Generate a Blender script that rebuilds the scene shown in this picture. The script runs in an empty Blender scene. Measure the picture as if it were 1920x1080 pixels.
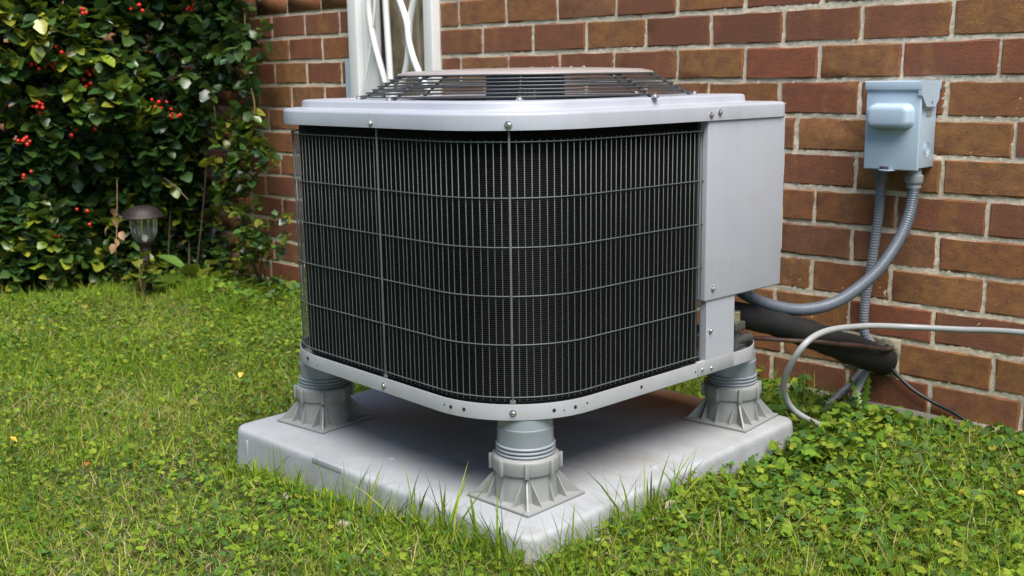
import bpy, math, random
import numpy as np
from mathutils import Matrix, Vector
random.seed(7); rng = np.random.default_rng(7)
PI = math.pi
scene = bpy.context.scene
col = scene.collection

# ------------------------------------------------------------------ camera, sky, sun, exposure
cam_d = bpy.data.cameras.new('camera'); cam = bpy.data.objects.new('camera', cam_d); col.objects.link(cam)
cam_d.sensor_width = 36.0; cam_d.lens = 37.976; cam_d.clip_start = .05; cam_d.clip_end = 500
cam.matrix_world = Matrix(((0.719593, -0.122718, 0.683467, 2.29891),
                           (0.694244, 0.147747, -0.704412, -2.26371),
                           (-0.014536, 0.981382, 0.191514, 0.74738),
                           (0, 0, 0, 1)))
cam_d.dof.use_dof = True; cam_d.dof.focus_distance = 1.85; cam_d.dof.aperture_fstop = 9.0
scene.camera = cam
SUN_DIR = Vector((.42, -.22, .88)).normalized()          # from the place towards the sun
world = bpy.data.worlds.new('World'); scene.world = world; world.use_nodes = True
wn = world.node_tree.nodes; wl = world.node_tree.links
sky = wn.new('ShaderNodeTexSky'); sky.sky_type = 'NISHITA'; sky.sun_disc = False
sky.sun_elevation = math.asin(SUN_DIR.z); sky.sun_rotation = math.atan2(SUN_DIR.x, SUN_DIR.y)
sky.air_density = 1.0; sky.dust_density = 1.0; sky.ozone_density = 1.0
wl.new(sky.outputs[0], wn['Background'].inputs[0]); wn['Background'].inputs[1].default_value = .05
sun_d = bpy.data.lights.new('sun', 'SUN'); sun = bpy.data.objects.new('sun', sun_d); col.objects.link(sun)
sun_d.energy = 1.5; sun_d.angle = math.radians(44); sun_d.color = (1, .955, .885)
sun.rotation_euler = SUN_DIR.to_track_quat('Z', 'Y').to_euler(); sun.location = (6, -12, 12)
vs = scene.view_settings; vs.view_transform = 'Standard'; vs.look = 'None'; vs.gamma = 1.0; vs.use_curve_mapping = False
vs.exposure = 2.12

# ------------------------------------------------------------------ helpers
def tag(o, label=None, cat=None, group=None, kind=None):
    if label: o['label'] = label
    if cat: o['category'] = cat
    if group: o['group'] = group
    if kind: o['kind'] = kind
    return o

def empty(name, loc=(0, 0, 0), rz=0.0, label=None, cat=None, group=None):
    o = bpy.data.objects.new(name, None); col.objects.link(o)
    o.location = loc; o.rotation_euler = (0, 0, rz); o.empty_display_size = .05
    return tag(o, label, cat, group)

def mk_mesh(name, V, F, mat, smooth=False, cols=None):
    me = bpy.data.meshes.new(name)
    V = np.asarray(V, dtype=np.float32)
    if isinstance(F, np.ndarray) and F.ndim == 2:
        k = F.shape[1]; n = len(F)
        me.vertices.add(len(V)); me.vertices.foreach_set('co', V.ravel())
        me.loops.add(n*k); me.loops.foreach_set('vertex_index', F.astype(np.int32).ravel())
        me.polygons.add(n); me.polygons.foreach_set('loop_start', np.arange(0, n*k, k, dtype=np.int32))
        me.update(calc_edges=True)
    else:
        me.from_pydata([tuple(map(float, v)) for v in V], [], [tuple(int(i) for i in f) for f in F])
    if cols is not None:
        at = me.color_attributes.new('Col', 'FLOAT_COLOR', 'POINT')
        c = np.ones((len(V), 4), np.float32); c[:, :3] = cols
        at.data.foreach_set('color', c.ravel())
    if smooth is True:
        me.polygons.foreach_set('use_smooth', [True]*len(me.polygons))
    elif smooth:
        me.polygons.foreach_set('use_smooth', [True]*len(me.polygons))
        me.set_sharp_from_angle(angle=math.radians(smooth))
    if mat: me.materials.append(mat)
    me.validate(); me.update()
    return me

def obj(name, vf, mat, parent=None, smooth=False, loc=None, cols=None):
    me = mk_mesh(name, vf[0], vf[1], mat, smooth, cols)
    o = bpy.data.objects.new(name, me); col.objects.link(o)
    if parent: o.parent = parent
    if loc is not None: o.location = loc
    return o

def inst(name, me, parent=None, loc=(0, 0, 0), rot=None, scale=None):
    o = bpy.data.objects.new(name, me); col.objects.link(o)
    if parent: o.parent = parent
    o.location = loc
    if rot is not None: o.rotation_euler = rot
    if scale is not None: o.scale = scale
    return o

def copy_tree(o, parent=None):
    c = o.copy(); col.objects.link(c)
    if parent: c.parent = parent
    for ch in list(o.children): copy_tree(ch, c)
    return c

def merge(*parts):
    V = []; F = []; n = 0
    for v, f in parts:
        v = np.asarray(v, float); V.append(v); F += [tuple(int(i)+n for i in q) for q in f]; n += len(v)
    return np.concatenate(V), F

def xf(vf, loc=(0, 0, 0), M=None, scale=None):
    v = np.asarray(vf[0], float)
    if scale is not None: v = v*np.asarray(scale)
    if M is not None: v = v @ np.asarray(M).T
    return v+np.asarray(loc), vf[1]

def rotz(a):
    c, s = math.cos(a), math.sin(a); return np.array(((c, -s, 0), (s, c, 0), (0, 0, 1.)))
def rotx(a):
    c, s = math.cos(a), math.sin(a); return np.array(((1., 0, 0), (0, c, -s), (0, s, c)))
def roty(a):
    c, s = math.cos(a), math.sin(a); return np.array(((c, 0, s), (0, 1., 0), (-s, 0, c)))

def box(x0, x1, y0, y1, z0, z1):
    V = [(x, y, z) for z in (z0, z1) for y in (y0, y1) for x in (x0, x1)]
    return np.array(V, float), [(0, 2, 3, 1), (4, 5, 7, 6), (0, 1, 5, 4), (2, 6, 7, 3), (0, 4, 6, 2), (1, 3, 7, 5)]

def rbox(x0, x1, y0, y1, z0, z1, r=.004, seg=3):
    """box with all edges rounded (superellipse-free: rounded-rect loops through a rounded profile)"""
    prof = []
    for i in range(seg+1):
        t = PI/2*i/seg; prof.append((r-r*math.sin(t), z0+r-r*math.cos(t)))
    for i in range(seg+1):
        t = PI/2*i/seg; prof.append((r-r*math.cos(t), z1-r+r*math.sin(t)))
    loops = []
    for ins, z in prof:
        rr = max(r-ins, 1e-5); L = []
        for cx, cy, a0 in ((x1-r, y1-r, 0), (x0+r, y1-r, PI/2), (x0+r, y0+r, PI), (x1-r, y0+r, 1.5*PI)):
            for i in range(seg+1):
                t = a0+PI/2*i/seg; L.append((cx+rr*math.cos(t), cy+rr*math.sin(t), z))
        loops.append(L)
    return loft(loops, cap=True)

def loft(loops, cap=False, closed=True):
    n = len(loops[0]); V = [p for L in loops for p in L]; F = []
    for k in range(len(loops)-1):
        for i in range(n if closed else n-1):
            j = (i+1) % n
            F.append((k*n+i, k*n+j, (k+1)*n+j, (k+1)*n+i))
    if cap:
        F.append(tuple(range(n-1, -1, -1))); F.append(tuple((len(loops)-1)*n+i for i in range(n)))
    return np.array(V, float), F

def lathe(prof, seg=32, cap=False):
    loops = [[(r*math.cos(2*PI*i/seg), r*math.sin(2*PI*i/seg), z) for i in range(seg)] for r, z in prof]
    return loft(loops, cap)

def smooth_path(P, n=8):
    """Catmull-Rom through the points"""
    P = [np.array(q, float) for q in P]; Q = [2*P[0]-P[1]]+P+[2*P[-1]-P[-2]]; out = []
    for i in range(1, len(Q)-2):
        for k in range(n):
            t = k/n; a, b, c, d = Q[i-1], Q[i], Q[i+1], Q[i+2]
            out.append(.5*((2*b)+(-a+c)*t+(2*a-5*b+4*c-d)*t*t+(-a+3*b-3*c+d)*t**3))
    out.append(P[-1]); return np.array(out)

def resample(P, step):
    P = np.asarray(P); d = np.r_[0, np.cumsum(np.linalg.norm(np.diff(P, axis=0), axis=1))]
    n = max(2, int(d[-1]/step)+1); s = np.linspace(0, d[-1], n)
    return np.stack([np.interp(s, d, P[:, k]) for k in range(3)], 1), s

def tube(P, r, seg=8, closed=False, cap=True):
    P = np.asarray(P, float); n = len(P); r = np.broadcast_to(np.asarray(r, float), (n,))
    if closed: T = np.roll(P, -1, 0)-np.roll(P, 1, 0)
    else: T = np.gradient(P, axis=0)
    T /= np.linalg.norm(T, axis=1)[:, None]+1e-12
    u = np.cross(T[0], (0, 0, 1.));
    if np.linalg.norm(u) < 1e-3: u = np.cross(T[0], (1., 0, 0))
    u /= np.linalg.norm(u); loops = []
    for i in range(n):
        u = u-T[i]*(u @ T[i]); u /= np.linalg.norm(u); w = np.cross(T[i], u)
        loops.append([P[i]+r[i]*(math.cos(2*PI*k/seg)*u+math.sin(2*PI*k/seg)*w) for k in range(seg)])
    if closed: loops.append(loops[0]); return loft(loops)
    return loft(loops, cap)

# ------------------------------------------------------------------ materials
def new_mat(name):
    m = bpy.data.materials.new(name); m.use_nodes = True
    nt = m.node_tree; b = nt.nodes['Principled BSDF']; return m, nt, b
def node(nt, t, **kw):
    n = nt.nodes.new(t)
    for k, v in kw.items():
        if k in ('operation', 'blend_type', 'data_type', 'attribute_name', 'wave_type', 'bands_direction', 'feature', 'noise_dimensions', 'wave_profile'): setattr(n, k, v)
        else: n.inputs[k].default_value = v
    return n
def coords(nt, kind='Object', scale=None):
    tc = nt.nodes.new('ShaderNodeTexCoord'); o = tc.outputs[kind]
    if scale:
        mp = nt.nodes.new('ShaderNodeMapping'); mp.inputs['Scale'].default_value = scale
        nt.links.new(o, mp.inputs[0]); o = mp.outputs[0]
    return o
def noise(nt, vec, scale, detail=4, rough=.6):
    n = node(nt, 'ShaderNodeTexNoise', Scale=scale, Detail=detail, Roughness=rough)
    if vec: nt.links.new(vec, n.inputs['Vector'])
    return n.outputs['Fac']
def ramp(nt, fac, stops):
    r = nt.nodes.new('ShaderNodeValToRGB'); e = r.color_ramp.elements
    e[0].position, e[0].color = stops[0][0], (*stops[0][1], 1); e[1].position, e[1].color = stops[-1][0], (*stops[-1][1], 1)
    for p, c in stops[1:-1]:
        q = e.new(p); q.color = (*c, 1)
    if fac: nt.links.new(fac, r.inputs[0])
    return r.outputs[0]
def mixc(nt, fac, a, b, mode='MIX'):
    n = nt.nodes.new('ShaderNodeMix'); n.data_type = 'RGBA'; n.blend_type = mode
    for s, v in ((0, fac), (6, a), (7, b)):
        if isinstance(v, (int, float)): n.inputs[s].default_value = v
        elif isinstance(v, tuple): n.inputs[s].default_value = (*v, 1)
        else: nt.links.new(v, n.inputs[s])
    return n.outputs[2]
def bump(nt, h, b, strength=.3, dist=.002):
    n = node(nt, 'ShaderNodeBump', Strength=strength, Distance=dist); nt.links.new(h, n.inputs['Height'])
    nt.links.new(n.outputs[0], b.inputs['Normal']); return n
def simple(name, c, rough=.5, metal=0, var=.12, vscale=12, bscale=0, bstr=.2, bdist=.001, dirt=None, spec=.5, coat=0):
    m, nt, b = new_mat(name); v = coords(nt)
    f = noise(nt, v, vscale)
    dk = tuple(x*(1-var) for x in c); lt = tuple(min(1, x*(1+var)) for x in c)
    cc = ramp(nt, f, [(.3, dk), (.7, lt)])
    if dirt:
        f2 = noise(nt, v, dirt[1], 6, .7); k = ramp(nt, f2, [(dirt[2], (0, 0, 0)), (dirt[3], (1, 1, 1))])
        cc = mixc(nt, k, cc, dirt[0])
    nt.links.new(cc, b.inputs['Base Color'])
    f3 = noise(nt, v, vscale*6, 3)
    rr = ramp(nt, f3, [(.3, (rough*.85,)*3), (.7, (min(1, rough*1.15),)*3)]); nt.links.new(rr, b.inputs['Roughness'])
    b.inputs['Metallic'].default_value = metal; b.inputs['Specular IOR Level'].default_value = spec
    b.inputs['Coat Weight'].default_value = coat
    if bscale: bump(nt, noise(nt, v, bscale, 5), b, bstr, bdist)
    return m

M_paint = simple('grey_enamel', (.365, .385, .43), .38, .0, .06, 7, 5, .25, .004, dirt=((.34, .34, .36), 7, .54, .8))
M_pan = simple('grey_pan_enamel', (.31, .32, .335), .42, .0, .06, 14, 160, .06, .0006, dirt=((.30, .27, .23), 18, .6, .85))
M_wire = simple('grille_wire', (.088, .110, .104), .45, .1, .15, 20)
M_guard = simple('guard_wire', (.055, .06, .062), .35, .2, .2, 20)
M_screw = simple('zinc_screw', (.62, .62, .63), .25, .9, .1, 60)
M_hole = simple('dark_hole', (.012, .012, .013), .8)
M_rubberblk = simple('black_foam', (.012, .012, .012), .75, 0, .25, 30, 220, .3, .0015, spec=.3)
M_cableblk = simple('black_cable', (.014, .014, .015), .32, 0, .2, 30)
M_copper = simple('tarnished_copper', (.085, .048, .036), .5, .45, .3, 25, dirt=((.1, .09, .08), 30, .5, .7))
M_brass = simple('old_brass', (.30, .26, .15), .5, .5, .3, 60)
M_plastic = simple('grey_foot_plastic', (.245, .255, .245), .5, 0, .06, 14, 240, .12, .0008, dirt=((.25, .22, .18), 16, .58, .85))
M_pvc = simple('blue_grey_pvc', (.25, .28, .305), .38, 0, .05, 18, 200, .06, .0006, dirt=((.25, .25, .25), 14, .6, .85))
M_hose = simple('milky_hose', (.31, .325, .325), .35, 0, .06, 14, dirt=((.3, .31, .29), 10, .55, .8))
M_hosedk = simple('dark_grey_hose', (.14, .15, .17), .42, 0, .15, 20)
M_conduit = simple('grey_conduit', (.20, .225, .26), .38, 0, .1, 20, dirt=((.13, .14, .15), 20, .55, .8))
M_conduit2 = simple('slate_conduit', (.10, .118, .145), .35, 0, .1, 20, dirt=((.07, .08, .09), 20, .55, .8))
M_ebox = simple('pale_blue_enamel', (.42, .53, .63), .34, 0, .04, 10, 170, .05, .0005, dirt=((.34, .40, .44), 10, .6, .9))
M_white = simple('white_paint', (.86, .86, .84), .4, 0, .03, 8, 90, .06, .0008)
M_mort = None
M_motor = simple('motor_enamel', (.16, .22, .29), .4, .2, .1, 10)
M_blade = simple('fan_blade', (.46, .50, .55), .4, .3, .1, 10)
M_lampcap = simple('bronze_cap', (.018, .010, .010), .6, .1, .2, 20)
M_lamppost = simple('brown_post', (.045, .032, .032), .45, .1, .2, 20)
M_bark = simple('bark', (.10, .075, .05), .85, 0, .3, 30, 90, .5, .004)
M_vine = simple('vine_stem', (.30, .20, .09), .7, 0, .25, 40)
M_berry = simple('red_berry', (.55, .02, .012), .22, 0, .2, 60)
M_strap = simple('grille_strap', (.13, .14, .145), .5, .1, .12, 30)
M_sticker = simple('white_sticker', (.72, .72, .70), .5, 0, .05, 30)
M_ink = simple('black_ink', (.02, .02, .02), .6)
M_yellow = simple('yellow_print', (.70, .52, .03), .5)
M_deadleaf = simple('orange_dead_leaf', (.38, .11, .02), .6, 0, .35, 60)
M_yelleaf = simple('yellow_dead_leaf', (.60, .42, .05), .6, 0, .3, 60)
M_stone = simple('pale_stone', (.36, .32, .24), .85, 0, .2, 40, 120, .5, .003)

# faint rain streaks and dust on the enamel
nt = M_paint.node_tree; b_ = nt.nodes['Principled BSDF']; src = b_.inputs['Base Color'].links[0].from_socket
k_ = ramp(nt, noise(nt, coords(nt, 'Object', (26, 26, 1.3)), 2.0, 6, .7), [(.50, (0, 0, 0)), (.72, (.32, .32, .32))])
nt.links.new(mixc(nt, k_, src, (.30, .305, .325)), b_.inputs['Base Color'])
# pad: light composite with brown stains
def mat_pad():
    m, nt, b = new_mat('grey_pad'); v = coords(nt)
    f = noise(nt, v, 6, 5); c = ramp(nt, f, [(.3, (.285, .30, .315)), (.7, (.375, .39, .41))])
    f2 = noise(nt, coords(nt, 'Object', (1.2, 3.5, 1)), 4.2, 7, .72); k = ramp(nt, f2, [(.50, (0, 0, 0)), (.72, (.75, .75, .75))])
    c = mixc(nt, k, c, (.265, .245, .21))
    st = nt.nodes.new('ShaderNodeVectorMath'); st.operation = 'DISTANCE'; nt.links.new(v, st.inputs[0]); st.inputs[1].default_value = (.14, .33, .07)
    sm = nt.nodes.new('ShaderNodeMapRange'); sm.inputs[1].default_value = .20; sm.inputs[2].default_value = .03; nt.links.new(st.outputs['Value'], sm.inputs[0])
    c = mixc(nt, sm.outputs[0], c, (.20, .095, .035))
    f3 = noise(nt, v, 38, 8, .8); k3 = ramp(nt, f3, [(.60, (0, 0, 0)), (.70, (.75, .75, .75))])
    c = mixc(nt, k3, c, (.24, .19, .14))
    nt.links.new(c, b.inputs['Base Color']); b.inputs['Roughness'].default_value = .62
    bump(nt, noise(nt, v, 70, 8, .8), b, .45, .003); return m
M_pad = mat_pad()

# condenser coil: near-black hairpin fins, fine horizontal ridges
def mat_coil():
    m, nt, b = new_mat('coil_fins'); v = coords(nt, 'Object', (1, 1, 1))
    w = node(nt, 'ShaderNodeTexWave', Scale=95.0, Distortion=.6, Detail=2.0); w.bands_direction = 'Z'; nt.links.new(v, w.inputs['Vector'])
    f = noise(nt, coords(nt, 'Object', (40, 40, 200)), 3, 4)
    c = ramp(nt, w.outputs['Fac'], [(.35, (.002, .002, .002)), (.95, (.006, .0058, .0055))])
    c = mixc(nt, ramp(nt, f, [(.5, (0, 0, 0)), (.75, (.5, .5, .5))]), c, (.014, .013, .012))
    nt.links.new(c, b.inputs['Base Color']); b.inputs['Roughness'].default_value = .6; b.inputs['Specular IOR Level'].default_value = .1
    bump(nt, w.outputs['Fac'], b, .6, .002); return m
M_coil = mat_coil()

# brick: flashed faces, darker centre, ochre or red edges, wire-cut texture
def mat_brick():
    m, nt, b = new_mat('flashed_brick'); ob = coords(nt)
    oi = nt.nodes.new('ShaderNodeObjectInfo'); sep = nt.nodes.new('ShaderNodeSeparateColor'); nt.links.new(oi.outputs['Color'], sep.inputs[0])
    # 4D-like offset by random
    add = nt.nodes.new('ShaderNodeVectorMath'); add.operation = 'ADD'
    cb = nt.nodes.new('ShaderNodeCombineXYZ')
    ml = node(nt, 'ShaderNodeMath', operation='MULTIPLY'); nt.links.new(oi.outputs['Random'], ml.inputs[0]); ml.inputs[1].default_value = 37.0
    nt.links.new(ml.outputs[0], cb.inputs[0]); nt.links.new(ml.outputs[0], cb.inputs[2])
    nt.links.new(ob, add.inputs[0]); nt.links.new(cb.outputs[0], add.inputs[1]); pv = add.outputs[0]
    body = ramp(nt, sep.outputs[0], [(0, (.36, .108, .050)), (.18, (.21, .080, .045)), (.38, (.31, .112, .054)), (.55, (.24, .100, .054)), (.68, (.36, .150, .052)), (.86, (.385, .190, .062)), (1, (.27, .122, .072))])
    edge = ramp(nt, sep.outputs[1], [(0, (.38, .112, .050)), (.5, (.37, .145, .052)), (1, (.38, .180, .056))])
    # distance to the brick's ends and edges, wobbled by noise
    sx = nt.nodes.new('ShaderNodeSeparateXYZ'); nt.links.new(ob, sx.inputs[0])
    def absn(o, k):
        a = node(nt, 'ShaderNodeMath', operation='ABSOLUTE'); nt.links.new(o, a.inputs[0])
        q = node(nt, 'ShaderNodeMath', operation='DIVIDE'); nt.links.new(a.outputs[0], q.inputs[0]); q.inputs[1].default_value = k
        return q.outputs[0]
    mx = node(nt, 'ShaderNodeMath', operation='MAXIMUM'); nt.links.new(absn(sx.outputs[0], .095), mx.inputs[0]); nt.links.new(absn(sx.outputs[2], .041), mx.inputs[1])
    nz = noise(nt, pv, 14, 4); wob = node(nt, 'ShaderNodeMath', operation='MULTIPLY_ADD'); nt.links.new(nz, wob.inputs[0]); wob.inputs[1].default_value = 1.1
    nt.links.new(mx.outputs[0], wob.inputs[2])
    amt = ramp(nt, wob.outputs[0], [(1.15, (0, 0, 0)), (1.5, (1, 1, 1))]) if False else None
    mr = nt.nodes.new('ShaderNodeMapRange'); mr.inputs[1].default_value = 1.3; mr.inputs[2].default_value = 1.75; nt.links.new(wob.outputs[0], mr.inputs[0])
    c = mixc(nt, mr.outputs[0], body, edge)
    # vertical ochre flashes
    fv = noise(nt, pv, 9, 2, .4); 
    mp = nt.nodes.new('ShaderNodeMapping'); mp.inputs['Scale'].default_value = (1, 1, .12); nt.links.new(pv, mp.inputs[0])
    fl = noise(nt, mp.outputs[0], 16, 2, .4); kfl = ramp(nt, fl, [(.56, (0, 0, 0)), (.70, (.75, .75, .75))])
    c = mixc(nt, kfl, c, (.40, .195, .052))
    mp3 = nt.nodes.new('ShaderNodeMapping'); mp3.inputs['Scale'].default_value = (.8, 1, 1.0); nt.links.new(pv, mp3.inputs[0])
    c = mixc(nt, ramp(nt, noise(nt, mp3.outputs[0], 34, 9, .8), [(.40, (.85, .85, .85)), (.62, (0, 0, 0))]), c, (.180, .080, .050))
    sp = noise(nt, pv, 420, 3, .7); c = mixc(nt, ramp(nt, sp, [(.34, (.8, .8, .8)), (.46, (0, 0, 0))]), c, (.10, .048, .036))
    sp2 = noise(nt, pv, 260, 3, .7); c = mixc(nt, ramp(nt, sp2, [(.62, (0, 0, 0)), (.75, (.5, .5, .5))]), c, (.42, .27, .17))
    nt.links.new(c, b.inputs['Base Color']); b.inputs['Roughness'].default_value = .88; b.inputs['Specular IOR Level'].default_value = .25
    mp2 = nt.nodes.new('ShaderNodeMapping'); mp2.inputs['Scale'].default_value = (.9, 1, 1); nt.links.new(pv, mp2.inputs[0])
    bump(nt, noise(nt, mp2.outputs[0], 230, 6, .8), b, .8, .0032); return m
M_brick = mat_brick()
def mat_mortar():
    m, nt, b = new_mat('cream_mortar'); v = coords(nt)
    f = noise(nt, v, 7, 4); c = ramp(nt, f, [(.3, (.64, .55, .41)), (.55, (.80, .71, .56)), (.75, (.75, .60, .39))])
    f2 = noise(nt, v, 240, 4, .75); c = mixc(nt, ramp(nt, f2, [(.35, (.6, .6, .6)), (.5, (0, 0, 0))]), c, (.32, .28, .21))
    nt.links.new(c, b.inputs['Base Color']); b.inputs['Roughness'].default_value = .95; b.inputs['Specular IOR Level'].default_value = .2
    bump(nt, noise(nt, v, 190, 6, .8), b, .7, .003); return m
M_mort = mat_mortar()

def mat_ground():
    m, nt, b = new_mat('soil_and_thatch'); v = coords(nt)
    f = noise(nt, v, 5, 5); f2 = noise(nt, v, 60, 6, .75)
    c = ramp(nt, f, [(.3, (.05, .045, .02)), (.5, (.06, .075, .02)), (.7, (.075, .10, .022))])
    c = mixc(nt, ramp(nt, f2, [(.45, (0, 0, 0)), (.7, (.8, .8, .8))]), c, (.13, .12, .04))
    # far lawn: green once single leaves cannot be told apart
    nt.links.new(c, b.inputs['Base Color']); b.inputs['Roughness'].default_value = .95
    bump(nt, f2, b, .8, .012); return m
M_ground = mat_ground()

def mat_leaf(name, src, rough=.4, trans=.3, spec=.5, coat=0):
    m, nt, b = new_mat(name)
    if src == 'attr':
        a = nt.nodes.new('ShaderNodeAttribute'); a.attribute_name = 'Col'; c0 = a.outputs['Color']
    else:
        a = nt.nodes.new('ShaderNodeObjectInfo'); c0 = a.outputs['Color']
    g = nt.nodes.new('ShaderNodeNewGeometry')
    f = noise(nt, g.outputs['Position'], 120, 3)
    c = mixc(nt, ramp(nt, f, [(.35, (.35, .35, .35)), (.65, (0, 0, 0))]), c0, (.02, .035, .01), 'MIX')
    nt.links.new(c, b.inputs['Base Color']); b.inputs['Roughness'].default_value = rough; b.inputs['Specular IOR Level'].default_value = spec
    b.inputs['Coat Weight'].default_value = coat
    t = nt.nodes.new('ShaderNodeBsdfTranslucent'); nt.links.new(mixc(nt, .5, c, (.25, .35, .03), 'MIX'), t.inputs[0])
    mx = nt.nodes.new('ShaderNodeMixShader'); mx.inputs[0].default_value = trans
    nt.links.new(b.outputs[0], mx.inputs[1]); nt.links.new(t.outputs[0], mx.inputs[2])
    nt.links.new(mx.outputs[0], nt.nodes['Material Output'].inputs[0]); return m
M_grass = mat_leaf('lawn_leaves', 'attr', .7, .3, .12)
M_leafA = mat_leaf('holly_foliage', 'attr', .32, .14, .7)
M_leafO = mat_leaf('holly_leaf', 'obj', .32, .14, .7)

def mat_glass():
    m, nt, b = new_mat('glass_with_reflection')
    b.inputs['Base Color'].default_value = (.16, .12, .075, 1); b.inputs['Roughness'].default_value = .08
    b.inputs['Specular IOR Level'].default_value = .8
    v = coords(nt); f = noise(nt, v, 9, 5); c = ramp(nt, f, [(.3, (.12, .10, .07)), (.55, (.30, .235, .14)), (.75, (.24, .23, .20))]); nt.links.new(c, b.inputs['Base Color'])  # brown mottled reflection painted into the pane colour
    return m
M_glass = mat_glass()
def mat_globe():
    m, nt, b = new_mat('lamp_glass'); b.inputs['Base Color'].default_value = (.8, .82, .8, 1); b.inputs['Roughness'].default_value = .08
    b.inputs['Transmission Weight'].default_value = .92; b.inputs['IOR'].default_value = 1.3
    return m
M_globe = mat_globe()

# ------------------------------------------------------------------ ground
PAD = (.452, 1.270, -1.172, -.388)
def gz(x, y):
    x = np.asarray(x, float); y = np.asarray(y, float)
    w = np.exp(-np.maximum(0, np.hypot(x-.5, y+1)-3)**2)
    h = .008*np.sin(3.1*x+1.7*y)+.006*np.sin(7.3*x-5.1*y+1)+.004*np.sin(13*x+11*y)
    up = .032/(1+np.exp(-(x-1.02)/.06))*np.exp(-((y+1.10)/.62)**2)          # the lawn rises a little against the pad's front corner
    return (h+up)*w
def ground():
    xs = np.r_[-120, -60, -30, -15, -8, -5, np.arange(-4, 4.01, .08), 5, 8, 15, 30, 60, 120]
    ys = np.r_[-120, -60, -30, -15, -8, -5, np.arange(-3.6, .41, .08), 3, 8, 15, 30, 60, 120]
    X, Y = np.meshgrid(xs, ys); Z = gz(X, Y)-.004
    V = np.stack([X.ravel(), Y.ravel(), Z.ravel()], 1); nx = len(xs); F = []
    for j in range(len(ys)-1):
        for i in range(nx-1): F.append((j*nx+i, j*nx+i+1, (j+1)*nx+i+1, (j+1)*nx+i))
    o = obj('ground', (V, np.array(F)), M_ground, None, True); tag(o, 'dark soil and thatch under the lawn', None, None, 'structure'); return o
ground()

# ------------------------------------------------------------------ brick wall
HB, LB, ZA = .0813, .19548, .894
WX0, WX1 = -4.2, 4.2
wall = empty('brick_wall', (0, 0, 0), 0, 'red brown brick wall with cream mortar behind the air conditioner', 'wall')
HOLES = [(-.60, -.185, .60, 1.70)]       # window opening x0,x1,z0,z1
def brick_mesh(L, h, k):
    g = random.Random(k); j = lambda s: g.uniform(-s, s)
    c = .0026; x, z = L/2, h/2; yb = .06
    F0 = [(-x+c+j(.001), -.0+j(.0006), -z+c+j(.001)), (x-c+j(.001), j(.0006), -z+c+j(.001)), (x-c+j(.001), j(.0006), z-c+j(.001)), (-x+c+j(.001), j(.0006), z-c+j(.001))]
    F1 = [(-x+j(.0012), c*.9, -z+j(.0012)), (x+j(.0012), c*.9, -z+j(.0012)), (x+j(.0012), c*.9, z+j(.0012)), (-x+j(.0012), c*.9, z+j(.0012))]
    # mid edge points roughen the outline
    def mids(P, s): 
        out = []
        for i in range(4):
            a, b = np.array(P[i]), np.array(P[(i+1) % 4]); out.append(tuple(a))
            if i % 2 == 0:
                for t in (.2, .4, .6, .8): out.append(tuple(a+(b-a)*(t+j(.05))+np.array((0, 0, j(s)))))
            else:
                for t in (.35, .65): out.append(tuple(a+(b-a)*(t+j(.06))+np.array((j(s), 0, 0))))
        return out
    A, B = mids(F0, .0013), mids(F1, .0024); n = len(A)
    V = A+B+[(p[0], yb, p[2]) for p in B]
    F = [tuple(range(n))]+[(n+i, n+(i+1) % n, (i+1) % n, i) for i in range(n)]+[(2*n+i, 2*n+(i+1) % n, n+(i+1) % n, n+i) for i in range(n)]
    return mk_mesh('brick', V, F, M_brick, 25)
brick_cache = {}
def row_joints(r):
    """joint positions (in brick lengths) for course r (0 = just under bed A)"""
    if r == 3: js = [-22.78+i for i in range(29)]+[6.72+i for i in range(18)]; return sorted(js)
    if r == 9: js = [-22.85+i for i in range(29)]+[6.62, 7.68]+[8.68+i for i in range(14)]; return sorted(js)
    off = 0. if r % 2 == 0 else .5
    return [-22+off+i for i in range(45)]
stuffV = []; stuffF = []; nst = 0
rows = range(10, -27, -1)
nb = 0
for r in rows:
    zt = ZA-r*HB; zc = zt-HB/2
    js = row_joints(r); g = random.Random(1000+r)
    js = [x*LB+g.uniform(-.0035, .0035)+(.0 if abs(r) > 12 else 0) for x in js]
    for i in range(len(js)-1):
        a, b_ = js[i]+.0048, js[i+1]-.0048
        if b_ < WX0 or a > WX1: continue
        if r == 9 and abs((a+b_)/2-1.24) < .06: continue        # mortar patch round the pipe sleeve
        cut = False; segs = [(a, b_)]
        for x0, x1, z0, z1 in HOLES:
            if z0-.02 < zc < z1+.02:
                ns = []
                for s0, s1 in segs:
                    if s1 < x0 or s0 > x1: ns.append((s0, s1)); continue
                    if s0 < x0-.012: ns.append((s0, x0-.004))
                    if s1 > x1+.012: ns.append((x1+.004, s1))
                segs = ns
        for s0, s1 in segs:
            L = round((s1-s0)/.003)*.003; h = HB-.0118; xc = (s0+s1)/2
            zj = zc+g.uniform(-.0012, .0012); yj = g.uniform(-.0015, .0015)
            vis = -1.35 < xc < 1.95 and r >= -1
            if vis:
                key = (round(L, 3), g.randrange(4))
                if key not in brick_cache: brick_cache[key] = brick_mesh(L, h, hash(key) % 9999 if False else int(L*1000)*7+key[1])
                o = inst('brick', brick_cache[key], wall, (xc, yj, zj), (g.uniform(-.004, .004), g.uniform(-.004, .004), g.uniform(-.006, .006)))
                tone = g.random()
                ed = g.random()
                # bricks seen plainly ochre in the photograph
                for (rr, px) in ((3, 1.11), (4, 1.25), (2, 0.0), (1, .78), (9, 1.6), (8, 1.02), (8, 1.10), (9, 1.1), (3, 1.42)):
                    if rr == r and abs(px-xc) < .09: tone, ed = .84, .95
                o.color = (tone, ed, g.random(), 1); nb += 1
            else:
                v, f = box(s0, s1, 0, .06, zc-h/2, zc+h/2); stuffV.append(v); stuffF += [tuple(q+nst for q in t) for t in f]; nst += 8
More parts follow.
